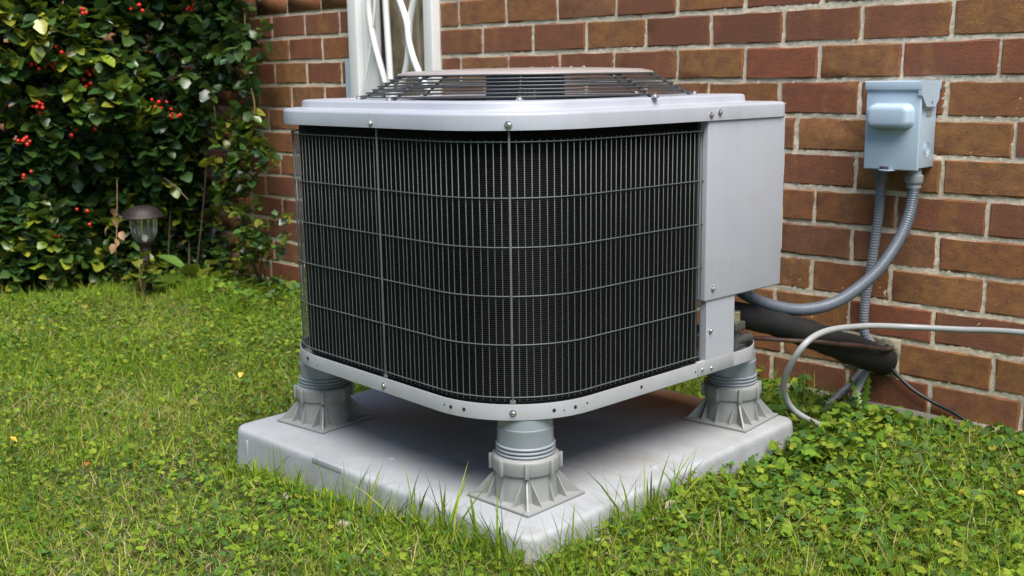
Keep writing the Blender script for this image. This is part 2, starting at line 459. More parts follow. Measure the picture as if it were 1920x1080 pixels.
so = obj('brick', (np.concatenate(stuffV), np.array(stuffF)), M_brick, wall); tag(so, None, None, None, 'stuff'); so.color = (.3, .4, .5, 1)
# mortar bed: a real recessed, uneven sheet
def mortar():
    parts = []
    def sheet(x0, x1, z0, z1, st, amp):
        nx = max(2, int((x1-x0)/st)+1); nz = max(2, int((z1-z0)/st)+1)
        X, Z = np.meshgrid(np.linspace(x0, x1, nx), np.linspace(z0, z1, nz))
        Y = .0034+amp*rng.normal(size=X.shape)
        V = np.stack([X.ravel(), Y.ravel(), Z.ravel()], 1)
        idx = np.arange(nx*nz).reshape(nz, nx)
        F = np.stack([idx[:-1, :-1], idx[:-1, 1:], idx[1:, 1:], idx[1:, :-1]], -1).reshape(-1, 4)
        parts.append((V, F))
    x0, x1, z0, z1 = HOLES[0]
    sheet(-1.4, x0, -.05, 1.1, .008, .0009); sheet(x0, x1, -.05, z0, .008, .0009); sheet(x1, 2.0, -.05, 1.1, .006, .0010)
    sheet(WX0, -1.4, -.05, 3.05, .2, 0); sheet(2.0, WX1, -.05, 3.05, .2, 0)
    sheet(-1.4, x0, 1.1, 3.05, .2, 0); sheet(x1, 2.0, 1.1, 3.05, .2, 0); sheet(x0, x1, z1, 3.05, .2, 0)
    n = 0; Vs = []; Fs = []
    for v, f in parts: Vs.append(v); Fs.append(f+n); n += len(v)
    obj('mortar', (np.concatenate(Vs), np.concatenate(Fs)), M_mort, wall, True)
    # solid core behind and the cement toe at the ground
    c1 = [box(WX0, x0, .02, .25, -.3, 3.05), box(x1, WX1, .02, .25, -.3, 3.05), box(x0, x1, .02, .25, -.3, z0), box(x0, x1, .02, .25, z1, 3.05)]
    obj('wall_core', merge(*c1), M_mort, wall)
    xs = np.arange(WX0, WX1, .03); L = []
    for x in xs:
        d = .012+.006*math.sin(9*x)+random.uniform(-.002, .002); h = .002+random.uniform(-.003, .003)
        L.append([(x, .0, h+.010), (x, -d*.6, h+.006), (x, -d, h-.006), (x, -d-.004, -.06), (x, .0, -.06)])
    obj('foundation_toe', loft(L, True), simple('toe_cement', (.24, .22, .18), .95, 0, .2, 25, 160, .6, .003), wall, True)
    # rough cement patch round the pipe sleeve
    nx, nz = 26, 22; X, Z = np.meshgrid(np.linspace(1.165, 1.302, nx), np.linspace(.078, .168, nz))
    Y = -.003+.0035*np.sin(60*X+40*Z)*np.sin(75*Z)+rng.normal(size=X.shape)*.0011
    edge = np.minimum(np.minimum(X-1.165, 1.302-X), np.minimum(Z-.078, .168-Z)); Y += np.where(edge < .004, .012, 0)
    idx = np.arange(nx*nz).reshape(nz, nx); F = np.stack([idx[:-1, :-1], idx[:-1, 1:], idx[1:, 1:], idx[1:, :-1]], -1).reshape(-1, 4)
    obj('cement_patch', (np.stack([X.ravel(), Y.ravel(), Z.ravel()], 1), F), simple('patch_cement', (.33, .30, .21), .95, 0, .25, 40, 200, .6, .003), wall, True)
mortar()

# ------------------------------------------------------------------ window with white scroll bars
win = empty('window', (-.39, 0, .60), 0, 'white framed window with curved white bars behind the air conditioner', 'window')
def wpart(name, vf, m, smooth=False): return obj(name, xf(vf, (.39, 0, -.60)), m, win, smooth)
wpart('pane', box(-.53, -.24, .028, .034, .63, 1.68), M_glass)
wpart('frame', rbox(-.592, -.545, -.035, .05, .60, 1.70, .004), M_white, 40)
wpart('frame', rbox(-.543, -.470, -.012, .05, .60, 1.70, .003), M_white, 40)
wpart('frame', rbox(-.228, -.187, -.03, .05, .60, 1.70, .004), M_white, 40)
wpart('sill', rbox(-.60, -.18, -.045, .05, .575, .61, .004), M_white, 40)
wpart('head', rbox(-.60, -.18, -.03, .05, 1.68, 1.72, .004), M_white, 40)
wpart('flashing', box(-.640, -.594, -.014, -.012, .60, .815), M_ebox)
wpart('sash_rail', box(-.466, -.461, .0, .03, .61, 1.68), simple('dark_gasket', (.03, .03, .03), .7))
def bar(P, w=.0105):
    wpart('bar', tube(smooth_path(P, 8), w, 8), M_white, True)
bar([(-.455, -.03, 1.10), (-.476, -.03, 1.03), (-.484, -.03, .97), (-.476, -.03, .915), (-.462, -.03, .86), (-.440, -.03, .80), (-.405, -.03, .71), (-.385, -.03, .62)])
bar([(-.405, -.032, 1.65), (-.401, -.032, 1.2), (-.397, -.032, .98), (-.388, -.032, .76), (-.385, -.032, .61)])
bar([(-.375, -.03, 1.08), (-.345, -.03, 1.01), (-.318, -.03, .955), (-.302, -.03, .915), (-.298, -.03, .88), (-.292, -.03, .85), (-.272, -.03, .80), (-.235, -.03, .74), (-.20, -.03, .70)])
bar([(-.245, -.018, 1.08), (-.268, -.018, 1.01), (-.290, -.018, .955), (-.303, -.018, .915), (-.307, -.018, .88), (-.310, -.018, .85), (-.322, -.018, .79), (-.350, -.018, .73), (-.38, -.018, .69)])
bar([(-.452, -.03, 1.05), (-.455, -.03, .97), (-.470, -.03, .90), (-.484, -.03, .84), (-.52, -.03, .74), (-.545, -.03, .68)], .005)

# ------------------------------------------------------------------ concrete-look equipment pad
pad = empty('equipment_pad', ((PAD[0]+PAD[1])/2, (PAD[2]+PAD[3])/2, 0), 0, 'pale grey equipment pad lying on the lawn under the air conditioner', 'pad')
hx, hy = (PAD[1]-PAD[0])/2, (PAD[3]-PAD[2])/2
def pad_slab():
    prof = [(-.007, -.02), (-.004, .01), (0, .055), (.0006, .0625), (.0022, .0672), (.0050, .0703), (.0090, .0716), (.014, .0720), (.03, .0722)]
    loops = []
    for ins, z in prof:
        R = .03; L = []
        for cx, cy, a0 in ((hx-R, hy-R, 0), (-hx+R, hy-R, PI/2), (-hx+R, -hy+R, PI), (hx-R, -hy+R, 1.5*PI)):
            for i in range(7):
                t = a0+PI/2*i/6; rr = max(R-ins, .001); L.append((cx+rr*math.cos(t), cy+rr*math.sin(t), z))
        loops.append(L)
    return loft(loops, True)
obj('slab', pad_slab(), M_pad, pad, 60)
obj('corner_seam', rbox(-hx+.055, -hx+.058, -hy-.0035, -hy+.004, 0, .054, .0008), M_pad, pad, 40)
obj('grip_notch', rbox(-hx+.27, -hx+.36, -hy-.0004, -hy+.012, .0585, .0722, .003), M_pad, pad, 40)
for (x, y) in ((.36, -.02), (-.02, -.30)):
    obj('bolt_boss', xf(lathe([(.0, .0745), (.006, .0745), (.0075, .0735), (.0078, .0715)], 14), (x, y, 0)), M_pad, pad, True)

# ------------------------------------------------------------------ riser feet
FZ = .072
def make_foot():
    f = empty('riser_foot', (0, 0, FZ))
    s = .069
    obj('base_plate', rbox(-s, s, -s, s, .0006, .0055, .0016, 2), M_plastic, f, 40)
    obj('skirt', lathe([(.0535, .005), (.0525, .010), (.0500, .052), (.0500, .056), (.047, .056)], 40), M_plastic, f, 50)
    obj('collar', lathe([(.0500, .050), (.0545, .0505), (.0555, .0525), (.0560, .070), (.0555, .0735), (.0535, .0755), (.0460, .0772)], 48), M_plastic, f, 45)
    lug = mk_mesh('collar_lug', *rbox(.0545, .0605, -.0035, .0035, .049, .0745, .0012, 2), M_plastic, 40)
    for k in range(8): inst('collar_lug', lug, f, (0, 0, 0), (0, 0, PI/4*k+PI/8*0+.785*0+.0))
    # gusset ribs: three to a side and one to each corner
    for k in range(4):
        for off in (-.030, 0, .030):
            d = s-.003; r0 = math.sqrt(max(.0505**2-off**2, 0))
            V = []; t = .0013
            for sg in (-t, t): V += [(r0-.006, off+sg, .005), (d, off+sg, .005), (d-.004, off+sg, .0075), (r0, off+sg, .040), (r0-.006, off+sg, .040)]
            F = [(0, 1, 2, 3, 4), (9, 8, 7, 6, 5)]+[(i, i+5, (i+1) % 5+5, (i+1) % 5) for i in range(5)]
            obj('rib', (np.array(V) @ rotz(PI/2*k).T, F), M_plastic, f)
        V = []; t = .0015; d = s*1.41-.006
        for sg in (-t, t): V += [(.044, sg, .005), (d, sg, .005), (d-.004, sg, .007), (.051, sg, .046), (.044, sg, .046)]
        F = [(0, 1, 2, 3, 4), (9, 8, 7, 6, 5)]+[(i, i+5, (i+1) % 5+5, (i+1) % 5) for i in range(5)]
        obj('rib', (np.array(V) @ rotz(PI/2*k+PI/4).T, F), M_plastic, f)
    obj('pipe', lathe([(.0455, .074), (.0460, .080), (.0460, .120), (.0462, .1205), (.0462, .1235), (.0450, .124), (.0450, .1415), (.0, .1415)], 48), M_pvc, f, 40)
    for z in (.0800, .0865, .0930):
        a = np.linspace(0, 2*PI, 49)[:-1]
        obj('thread_ring', tube(np.stack([.0468*np.cos(a), .0468*np.sin(a), 0*a+z], 1), .0024, 8, True), M_pvc, f, True)
    return f
foot0 = make_foot()
foot_spots = [((1.142, -1.045), 'grey plastic riser foot under the rounded grille corner with the centre strap', 0.0),
              ((.562, -1.022), 'grey plastic riser foot at the pad end facing the holly bush', .09),
              ((1.168, -.475), 'grey plastic riser foot below the pipes and the metal control cover', .07),
              ((.585, -.46), 'grey plastic riser foot at the hidden back corner by the wall', .02)]
for i, ((x, y), lab, a) in enumerate(foot_spots):
    o = foot0 if i == 0 else copy_tree(foot0)
    o.location = (x, y, FZ); o.rotation_euler = (0, 0, a)
    tag(o, lab, 'riser foot', 'riser feet under the air conditioner')

# ------------------------------------------------------------------ air conditioner (local frame: u to the right face, v towards the wall)
YAW = -.0602; Z0 = .2145
ac = empty('air_conditioner', (1.208, -1.146, Z0), YAW, 'large grey outdoor air conditioner with black coil behind wire grille', 'air conditioner')
UM, VM, RC = -.721, .700, .175
def contour(ins=0.0, n=12, um=UM, vm=VM, r=(RC, RC, .05, .05), u1=0.0, v0=0.0):
    """rounded rectangle, counter-clockwise: front-left, front-right(front corner), back-right, back-left"""
    out = []
    rs = [max(q-ins, .002) for q in r]
    x0, x1, y0, y1 = um+ins, u1-ins, v0+ins, vm-ins
    for (cx, cy, a0, q) in ((x0+rs[0], y0+rs[0], PI, rs[0]), (x1-rs[1], y0+rs[1], 1.5*PI, rs[1]), (x1-rs[2], y1-rs[2], 0, rs[2]), (x0+rs[3], y1-rs[3], PI/2, rs[3])):
        for i in range(n+1):
            t = a0+PI/2*i/n; out.append((cx+q*math.cos(t), cy+q*math.sin(t)))
    return out
def A(name, vf, m, smooth=False, parent=None): return obj(name, xf(vf, (0, 0, -Z0)), m, parent or ac, smooth)
# base pan: outer rim, folded top edge, flat bottom (back-right corner drawn in over the pipes)
pr = (RC, RC, .11, .06)
prof = [(.03, .2152), (.004, .2146), (.0006, .2146), (0, .2152), (0, .2400), (.0004, .2408), (.0018, .2409), (.0020, .239), (.0020, .222)]
L = [[(x, y, z) for x, y in contour(i, 14, r=pr)] for i, z in prof]
v, f = loft(L); n = len(L[0]); f = f+[tuple(range(n-1, -1, -1)), tuple((len(L)-1)*n+i for i in range(n))]
pan = A('base_pan', (v, f), M_pan, 30)
A('added_shade_plate', loft([[(x, y, z) for x, y in contour(i, 10, r=pr)] for i, z in ((.010, .2150), (.0105, .2132), (.05, .2130))], True), simple('underside_shade_dark', (.06, .055, .05), .7, .3, .3, 12), False, pan)  # near-black plate added to deepen the shade under the unit
def screw(face, s, z, off=.0, parent=None, r=.0042):
    """hex screw with washer on the right face (face='R', s=v), the front (F, s=u) or the front corner (C)"""
    vf = merge(lathe([(r*1.35, 0), (r*1.35, .0009), (r*.95, .0012)], 14), lathe([(r*.85, .0010), (r*.85, .0036), (r*.6, .0044), (0, .0045)], 6))
    Mx = roty(PI/2) if face == 'R' else (rotx(PI/2) if face == 'F' else rotz(-PI/4) @ roty(PI/2))
    if face == 'R': p = (off, s, z)
    elif face == 'F': p = (s, -off, z)
    else: p = (-RC+(RC+off)*math.sqrt(.5), RC-(RC+off)*math.sqrt(.5), z)
    return A('screw', xf(vf, p, Mx), M_screw, 30, parent)
def hole(face, s, z, off, r=.0026):
    vf = lathe([(0, .0004), (r, .0004), (r, -.001)], 10)
    if face == 'A':                                   # on the front corner arc, s = angle from its middle
        t = -PI/4+s; Mx = rotz(t) @ roty(PI/2); p = (-RC+(RC+off)*math.cos(t), RC+(RC+off)*math.sin(t), z)
    elif face == 'R': Mx = roty(PI/2); p = (off, s, z)
    else: Mx = rotx(PI/2); p = (s, -off, z)
    A('screw_hole', xf(vf, p, Mx), M_hole, False, pan)
for s in (-.62, -.47, .38, .60): hole('A', s, .228, .0, .0030)
hole('A', -.70, .229, 0, .0014); hole('A', .48, .226, 0, .0012); hole('A', .74, .230, 0, .0016)
hole('R', .30, .229, 0, .0030); hole('R', .447, .226, 0, .0018); hole('F', -.59+.02, .231, 0, .003); hole('F', -.535, .224, 0, .0014)
screw('C', 0, .2275, .0, pan); screw('F', -.325, .2275, .0, pan); screw('R', .4632, .2275, .0, pan, .0038); screw('R', .4898, .2255, .0, pan, .0038)
# grille path: starts at the control cover, runs round the front corner, front, left side and back
def gpath(ins):
    r = RC-ins; P = [(-ins, .4648)]
    P += [(-ins, y) for y in np.linspace(.462, RC, 20)]
    P += [(-RC+r*math.cos(t), RC+r*math.sin(t)) for t in np.linspace(0, -PI/2, 30)]
    P += [(x, ins) for x in np.linspace(-RC-.01, UM+RC, 20)]
    P += [(UM+RC+r*math.cos(t), RC+r*math.sin(t)) for t in np.linspace(-PI/2, -PI, 30)]
    P += [(UM+ins, y) for y in np.linspace(RC+.01, VM-.06, 20)]
    rr = .055
    P += [(UM+ins+rr+rr*math.cos(t), VM-.06+rr*math.sin(t)-.0*ins) for t in np.linspace(PI, PI/2, 10)]
    P += [(x, VM-.005) for x in np.linspace(UM+.09, -.25, 20)]
    P = np.array(P); keep = np.r_[True, np.linalg.norm(np.diff(P, axis=0), axis=1) > 1e-4]; return P[keep]
gp = gpath(.0062); gp3 = np.c_[gp, 0*gp[:, 0]]
wp, ws = resample(gp3, .0117)
wires = []
circ = [(math.cos(2*PI*k/5), math.sin(2*PI*k/5)) for k in range(5)]
WV = []; WF = []; nn = 0; rw = .00080
for i, q in enumerate(wp):
    zt = .6545+random.uniform(-.0008, .0008); zb = .2455+random.uniform(-.0008, .0008)
    bend = random.gauss(0, .0004)
    for z, d in ((zb, 0), ((zb+zt)/2, bend), (zt, 0)):
        WV += [(q[0]+d+rw*c, q[1]+d+rw*s_, z) for c, s_ in circ]
    for k in range(2):
        for j in range(5): WF.append((nn+k*5+j, nn+k*5+(j+1) % 5, nn+(k+1)*5+(j+1) % 5, nn+(k+1)*5+j))
    WF.append(tuple(nn+10+j for j in range(5))); nn += 15
wo = A('grille_wires', (np.array(WV), WF), M_wire, True); tag(wo, None, None, None, 'stuff')
hp_, _ = resample(np.c_[gpath(.0042), 0*gp[:, 0]] if len(gpath(.0042)) == len(gp) else gp3, .012)
for z in (.6515, .5665, .4905, .4140, .3365, .2515):
    A('hoop_wire', tube(hp_+np.array((0, 0, z)), .00105, 6), M_wire, True)
# flat straps with a crimped foot
def strap(Mz, p, name='grille_strap'):
    vf = merge(rbox(-.0017, .0017, -.0012, .0012, .246, .668, .0008, 2), rbox(-.0045, .0045, -.0012, .0012, .232, .248, .001, 2))
    A(name, xf(vf, p, Mz), M_strap, 40)
strap(np.eye(3), (-.322, .0022, 0)); rc = RC-.0022
strap(rotz(PI/4), (-RC+rc*math.sqrt(.5), RC-rc*math.sqrt(.5), 0)); strap(rotz(PI/2), (UM+.0022, .36, 0))
A('coil_end_channel', rbox(-.030, -.012, .4575, .4650, .238, .668, .001, 2), M_hole, 40)
# coil behind the grille, open at the front-left corner
def slab_path(P, th, z0, z1):
    P = np.asarray(P); T = np.gradient(P, axis=0); T /= np.linalg.norm(T, axis=1)[:, None]; N = np.stack([-T[:, 1], T[:, 0]], 1)*-1
    L = []
    for q, nrm in zip(P, N): a, b = q+nrm*0, q+nrm*th; L.append([(a[0], a[1], z0), (b[0], b[1], z0), (b[0], b[1], z1), (a[0], a[1], z1)])
    return loft(L, True)
cp = gpath(.019); sel = [i for i, q in enumerate(cp) if not (q[0] < -.663 and q[1] < .115)]
br = next(i for i in range(len(sel)-1) if sel[i+1] != sel[i]+1)
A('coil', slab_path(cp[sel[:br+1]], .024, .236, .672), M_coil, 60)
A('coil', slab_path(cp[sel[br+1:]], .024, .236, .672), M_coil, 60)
# compressor and inner partition, seen only through the gaps
A('compressor', xf(lathe([(0, .218), (.09, .218), (.09, .42), (.075, .46), (.03, .475), (0, .476)], 28), (-.27, .47, 0)), M_hole, 50)
A('partition', box(-.22, -.216, .47, .68, .222, .665), M_pan)
# top cover
OV = .008
def cover():
    tie = dict(um=UM+.0, vm=VM)
    prof = [(-OV+.002, .6700), (-OV, .6692), (-OV, .6905), (-OV+.0010, .6935), (-OV+.0035, .6952), (-OV+.007, .6960), (.012, .6970)]
    L = [[(x, y, z) for x, y in contour(i, 14, r=(RC, RC, .02, .03))] for i, z in prof]
    # step up to the square tier round the fan
    tp = [(-.003, .6974), (.0015, .6982), (.0030, .7000), (.0038, .7075), (.0052, .7098), (.0085, .7112), (.013, .7116)]
    for i, z in tp: L.append([(x, y, z) for x, y in contour(i, 14, um=UM+.024, vm=.648, r=(.15, .15, .05, .05), u1=-.024, v0=.024)])
    # out to the round fan mouth and down its throat
    C = (-.343, .350); base = L[-1]
    for R_, z in ((.300, .7112), (.262, .7098), (.252, .7085), (.247, .7045), (.246, .655)):
        L.append([(C[0]+R_*math.cos(math.atan2(y-C[1], x-C[0])), C[1]+R_*math.sin(math.atan2(y-C[1], x-C[0])), z) for x, y, _ in base])
    return loft(L)
cov = A('top_cover', cover(), M_paint, 40)
A('cover_lining', loft([[(x, y, z) for x, y in contour(i, 14, r=(RC, RC, .02, .03))] for i, z in ((-OV+.002, .6702), (.02, .6720), (.05, .690))]), M_pan, 50, cov)
screw('C', 0, .6775, OV, cov, .0046); screw('F', -.3225, .6765, OV, cov); screw('R', .467, .6790, OV, cov); screw('R', .491, .6825, OV, cov)
# fan guard: seven rings stepping up to a solid cap, eight bent spokes
GC = np.array((-.340, .358, 0))
ang = np.linspace(0, 2*PI, 97)[:-1]
rings = [(.305-.0105*k, .7165+.0058*k) for k in range(7)]
guard = ac
for r, z in rings:
    A('guard_ring', tube(np.stack([GC[0]+r*np.cos(ang), GC[1]+r*np.sin(ang), 0*ang+z], 1), .0015, 7, True), M_guard, True)
for k in range(8):
    t = -PI/4+PI/4*k
    P = [(.318, .7115), (.309, .7115)]+[(r-.0028, z-.0030) for r, z in rings]+[(.21, .755), (.10, .755)]
    P3 = np.array([(GC[0]+r*math.cos(t), GC[1]+r*math.sin(t), z) for r, z in P])
    sp = A('guard_spoke', tube(P3, .0026, 7), M_guard, True)
    A('spoke_screw', xf(lathe([(.0065, .7100), (.0065, .7128), (.0045, .7145), (.0045, .7170), (0, .7178)], 12), (GC[0]+.314*math.cos(t), GC[1]+.314*math.sin(t), 0)), M_screw, 40, sp)
A('guard_cap', xf(lathe([(.236, .7510), (.2385, .7530), (.236, .7560), (.215, .7600), (.14, .7630), (.06, .7642), (0, .7645)], 64), (GC[0], GC[1], 0)), simple('cap_brick_reflection', (.34, .305, .29), .28, .1, .05, 9), 60)  # warm brick reflection put into the cap's base colour
for k in range(4):
    t = 1.2+k*.36; A('cap_rivet', xf(lathe([(.004, .7625), (.004, .7665), (0, .768)], 8), (GC[0]+.12*math.cos(t), GC[1]+.12*math.sin(t), 0)), M_screw, 40)
mot = A('fan_motor', xf(lathe([(0, .752), (.070, .752), (.074, .748), (.074, .665), (.06, .655), (.01, .653), (.01, .63), (0, .63)], 36), (GC[0], GC[1], 0)), M_motor, 45)
# motor sticker towards the front corner
t0 = -PI/4-.15; L = []
for i in range(7):
    t = t0+.075*i; L.append([(GC[0]+.0745*math.cos(t), GC[1]+.0745*math.sin(t), z) for z in (.708, .728)])
stk = A('motor_sticker', loft(L, False, False), M_sticker, True)
for i in range(6):
    t = t0+.05+.055*i; L = [[(GC[0]+.0749*math.cos(q), GC[1]+.0749*math.sin(q), z) for z in (.715, .725)] for q in (t, t+.02+.012*(i % 2))]
    A('bar_code_line', loft(L, False, False), M_ink, False, stk)
for k in range(3):
    t = 2*PI/3*k+.35; L = []
    for i in range(9):
        r = .05+.190*i/8; w = .26+.35*(i/8); ln = []
        for s_ in np.linspace(-1, 1, 7):
            a = t+s_*w+.25*(i/8)**2; ln.append((GC[0]+r*math.cos(a), GC[1]+r*math.sin(a), .668-.018*s_))
        L.append(ln)
    A('fan_blade', loft(L, False, False), M_blade, True)
# control cover, lower cover, cavity with valves
A('control_cover', rbox(-.20, .0045, .4655, .6985, .3505, .6705, .004), M_paint, 40)
lowc = [(.472, .352), (.556, .352), (.557, .2385), (.4735, .2385)]
V = [(u, y, z) for u in (-.012, .0015) for y, z in lowc]
A('lower_cover', (np.array(V), [(4, 5, 6, 7), (3, 2, 1, 0), (0, 1, 5, 4), (1, 2, 6, 5), (2, 3, 7, 6), (3, 0, 4, 7)]), M_paint)
A('pan_flange', rbox(-.006, .0020, .452, .559, .2150, .2425, .0015, 2), M_pan, 40)
screw('R', .486, .3723, .0045); screw('R', .4855, .2955, .0015)
sl = A('warning_label', box(-.10, .0030, .6988, .6996, .42, .60), M_sticker)
A('label_stripe', box(-.10, .0032, .6990, .6999, .475, .490), M_yellow, False, sl)
A('label_line', box(-.10, .0032, .6990, .6998, .50, .56), M_ink, False, sl)
vb = A('service_valve', merge(xf(lathe([(.012, 0), (.012, .06), (.008, .062), (.008, .075), (0, .076)], 6), (-.030, .600, .226)), xf(rbox(-.016, .016, -.016, .016, 0, .018, .003), (-.030, .600, .272)), xf(lathe([(.010, 0), (.010, .05)], 10, True), (-.03, .60, .25), rotx(-PI/2))), simple('grey_valve', (.10, .10, .09), .5, .5, .2, 40), 40)
A('valve_cap', xf(lathe([(.013, 0), (.013, .017), (.011, .0185), (0, .0187)], 6), (-.030, .600, .2905)), M_brass, 30, vb)
A('service_valve', merge(xf(lathe([(.015, 0), (.015, .06), (0, .062)], 8), (-.06, .60, .255)), xf(lathe([(.014, 0), (.014, .05)], 10, True), (-.06, .60, .30), rotx(-PI/2))), simple('dark_valve', (.03, .03, .03), .6, .3, .2, 40), 40)
A('inner_wall', box(-.20, -.195, .47, .69, .222, .352), M_hole)

# ------------------------------------------------------------------ disconnect box on the wall
eb = empty('disconnect_box', (1.293, 0, .546), 0, 'pale blue metal electrical disconnect box mounted on the brick wall', 'electrical box')
def E_(name, vf, m, smooth=False, parent=None): return obj(name, xf(vf, (-1.293, 0, -.546)), m, parent or eb, smooth)
E_('enclosure', rbox(1.240, 1.348, -.083, -.0005, .5495, .722, .002, 2), M_ebox, 40)
door = E_('door', rbox(1.236, 1.3535, -.092, -.0835, .546, .7115, .0025, 3), M_ebox, 40)
hood = E_('hood', rbox(1.2335, 1.3565, -.0965, -.0005, .7095, .7285, .0022, 3), M_ebox, 40)
V = []
for x in (1.3490, 1.3570): V += [(x, -.0960, .7285), (x, -.0960, .700), (x, -.070, .6755), (x, -.028, .6755), (x, -.012, .690), (x, -.008, .7285)]
E_('side_flap', (np.array(V), [tuple(range(5, -1, -1)), tuple(range(6, 12))]+[(i, (i+1) % 6, (i+1) % 6+6, i+6) for i in range(6)]), M_ebox, False, hood)
E_('flap_rivet', xf(lathe([(.0022, 0), (.0022, .0008), (0, .0010)], 8), (1.3570, -.046, .684), roty(PI/2)), M_hole, False, hood)
def bulge():
    L = []
    cx, cz, w, h = 1.2925, .6565, .046, .0235
    for ins, y in ((-.005, -.0915), (-.0015, -.0935), (0, -.097), (0, -.108), (.0015, -.1125), (.005, -.1155), (.011, -.1165)):
        r = .015-min(ins, .008); ln = []
        for sx, sz, a0 in ((1, 1, 0), (-1, 1, PI/2), (-1, -1, PI), (1, -1, 1.5*PI)):
            for i in range(8):
                t = a0+PI/2*i/7; ln.append((cx+sx*(w-ins-r)+r*math.cos(t), y, cz+sz*(h-ins-r)+r*math.sin(t)))
        L.append(ln[::-1])
    return loft(L, True)
E_('pull_handle_cover', bulge(), M_ebox, True, door)
E_('knockout', xf(merge(lathe([(.0165, 0), (.0165, .0008), (.0150, .0008), (.0150, 0)], 24), lathe([(.0105, 0), (.0105, .0010), (.0092, .0010), (.0092, .0002), (0, .0002)], 24)), (1.3481, -.040, .588), roty(PI/2)), M_ebox, 30)
E_('hinge_slot', rbox(1.3475, 1.3495, -.05, -.028, .655, .669, .0008, 2), M_pan, 40)
E_('bottom_tab', xf(lathe([(0, 0), (.018, 0), (.018, .002), (0, .002)], 20), (1.287, -.086, .5445)), M_ebox, 40)
E_('hasp', xf(rbox(-.010, .010, -.0012, .0012, -.006, .004, .001, 2), (1.283, -.0935, .549)), simple('chipped_steel', (.10, .10, .10), .5, .6), 40)
E_('conduit_fitting', xf(lathe([(.0150, 0), (.0150, .008), (.0175, .010), (.0185, .014), (.0185, .026), (.015, .028), (.0135, .036), (.0135, .04)], 24), (1.329, -.048, .507)), M_pvc, 40)
E_('conduit_fitting', xf(lathe([(.0120, 0), (.0120, .010), (.0150, .012), (.0150, .030), (.013, .040)], 20), (1.2525, -.040, .510)), M_hosedk, 40)

# ------------------------------------------------------------------ conduits, pipes, hoses
def ribbed(P, r, pitch, depth):
    Q, s = resample(smooth_path(P, 14), pitch/4)
    return tube(Q, r+depth*np.sin(2*PI*s/pitch), 14)
def plain(P, r, seg=12): 
    Q, s = resample(smooth_path(P, 12), .012); return tube(Q, r, seg)
o = obj('flexible_conduit', ribbed([(1.329, -.048, .525), (1.330, -.052, .49), (1.330, -.065, .450), (1.325, -.092, .405), (1.314, -.148, .352), (1.292, -.20, .312), (1.265, -.26, .284), (1.232, -.33, .278), (1.200, -.40, .296), (1.178, -.455, .325), (1.165, -.49, .36)], .0122, .0055, .0006), M_conduit2, None, True)
tag(o, 'dark grey flexible conduit curving from disconnect box into the air conditioner', 'conduit')
o = obj('straight_conduit', ribbed([(1.2525, -.040, .525), (1.250, -.034, .46), (1.243, -.030, .40), (1.236, -.030, .33), (1.226, -.028, .26), (1.223, -.027, .20), (1.226, -.020, .165), (1.232, .004, .140)], .0102, .0062, .0007), M_conduit, None, True)
tag(o, 'pale grey ribbed conduit running straight down the bricks below the disconnect box', 'conduit')
Q, s = resample(smooth_path([(1.148, -.545, .300), (1.180, -.50, .292), (1.213, -.40, .260), (1.240, -.30, .222), (1.254, -.18, .176), (1.262, -.07, .135), (1.264, -.008, .112)], 12), .012)
rr = np.interp(s, (0, .2, .38, .55), (.024, .0255, .031, .033))+.0012*np.sin(s*31)+.001*np.sin(s*77)
o = obj('insulated_pipe', tube(Q, rr, 20), M_rubberblk, None, 60); tag(o, 'thick black foam insulated pipe between the air conditioner and the wall', 'pipe')
o = obj('copper_pipe', plain([(1.175, -.53, .250), (1.2006, -0.5, 0.2478), (1.2081, -0.45, 0.2376), (1.2202, -0.41, 0.23), (1.242, -0.37, 0.2228), (1.262, -0.32, 0.2150), (1.280, -0.26, 0.2015), (1.292, -0.215, 0.1928), (1.299, -0.155, 0.1778), (1.301, -0.1, 0.1632), (1.293, -0.05, 0.152), (1.284, -.015, .147), (1.280, .004,   .145)], .0046, 10), M_copper, None, True)
tag(o, 'thin tarnished copper pipe lying along the black insulated pipe', 'pipe')
o = obj('drain_hose', plain([(2.3, -.055, .26), (1.90, -.05, .248), (1.5721, -0.05, 0.2322), (1.4495, -0.06, 0.2218), (1.3539, -0.1, 0.2201), (1.3163, -0.17, 0.2291), (1.3037, -0.24, 0.2374), (1.2983, -0.32, 0.2453), (1.2960, -0.385, 0.2435), (1.2881, -0.42, 0.2257), (1.2654, -0.42, 0.1865), (1.2414, -0.4, 0.1452), (1.2282, -0.372, 0.1094), (1.2333, -0.35, 0.0753), (1.2501, -0.32, 0.0500), (1.2631, -0.28, 0.0284), (1.285, -.25, .008), (1.32, -.22, -.004)], .0064, 12), M_hose, None, True)
tag(o, 'milky white plastic hose looping down from along the wall to the weeds', 'hose')
o = obj('short_hose', plain([(1.247, .004, .118), (1.243, -.022, .100), (1.237, -.038, .080), (1.230, -.060, .045), (1.224, -.085, .012), (1.221, -.10, -.006)], .0078, 12), M_hose, None, True)
tag(o, 'short clear hose end slanting into the weeds below the wall hole', 'hose')
o = obj('grey_hose', plain([(1.222, .004, .094), (1.214, -.018, .072), (1.200, -.045, .045), (1.186, -.085, .022), (1.165, -.14, .006), (1.15, -.20, .004)], .0095, 12), M_hosedk, None, True)
tag(o, 'dark grey hose leaving the wall hole low towards the pad corner', 'hose')
o = obj('black_cable', plain([(1.268, .004, .150), (1.274, -.016, .142), (1.278, -.020, .118), (1.299, -.016, .091), (1.337, -.014, .062), (1.385, -.013, .041), (1.433, -.014, .027), (1.479, -.020, .007), (1.50, -.022, -.004)], .0042, 10), M_cableblk, None, True)
tag(o, 'thin black cable hanging from the wall hole down the bricks', 'cable')
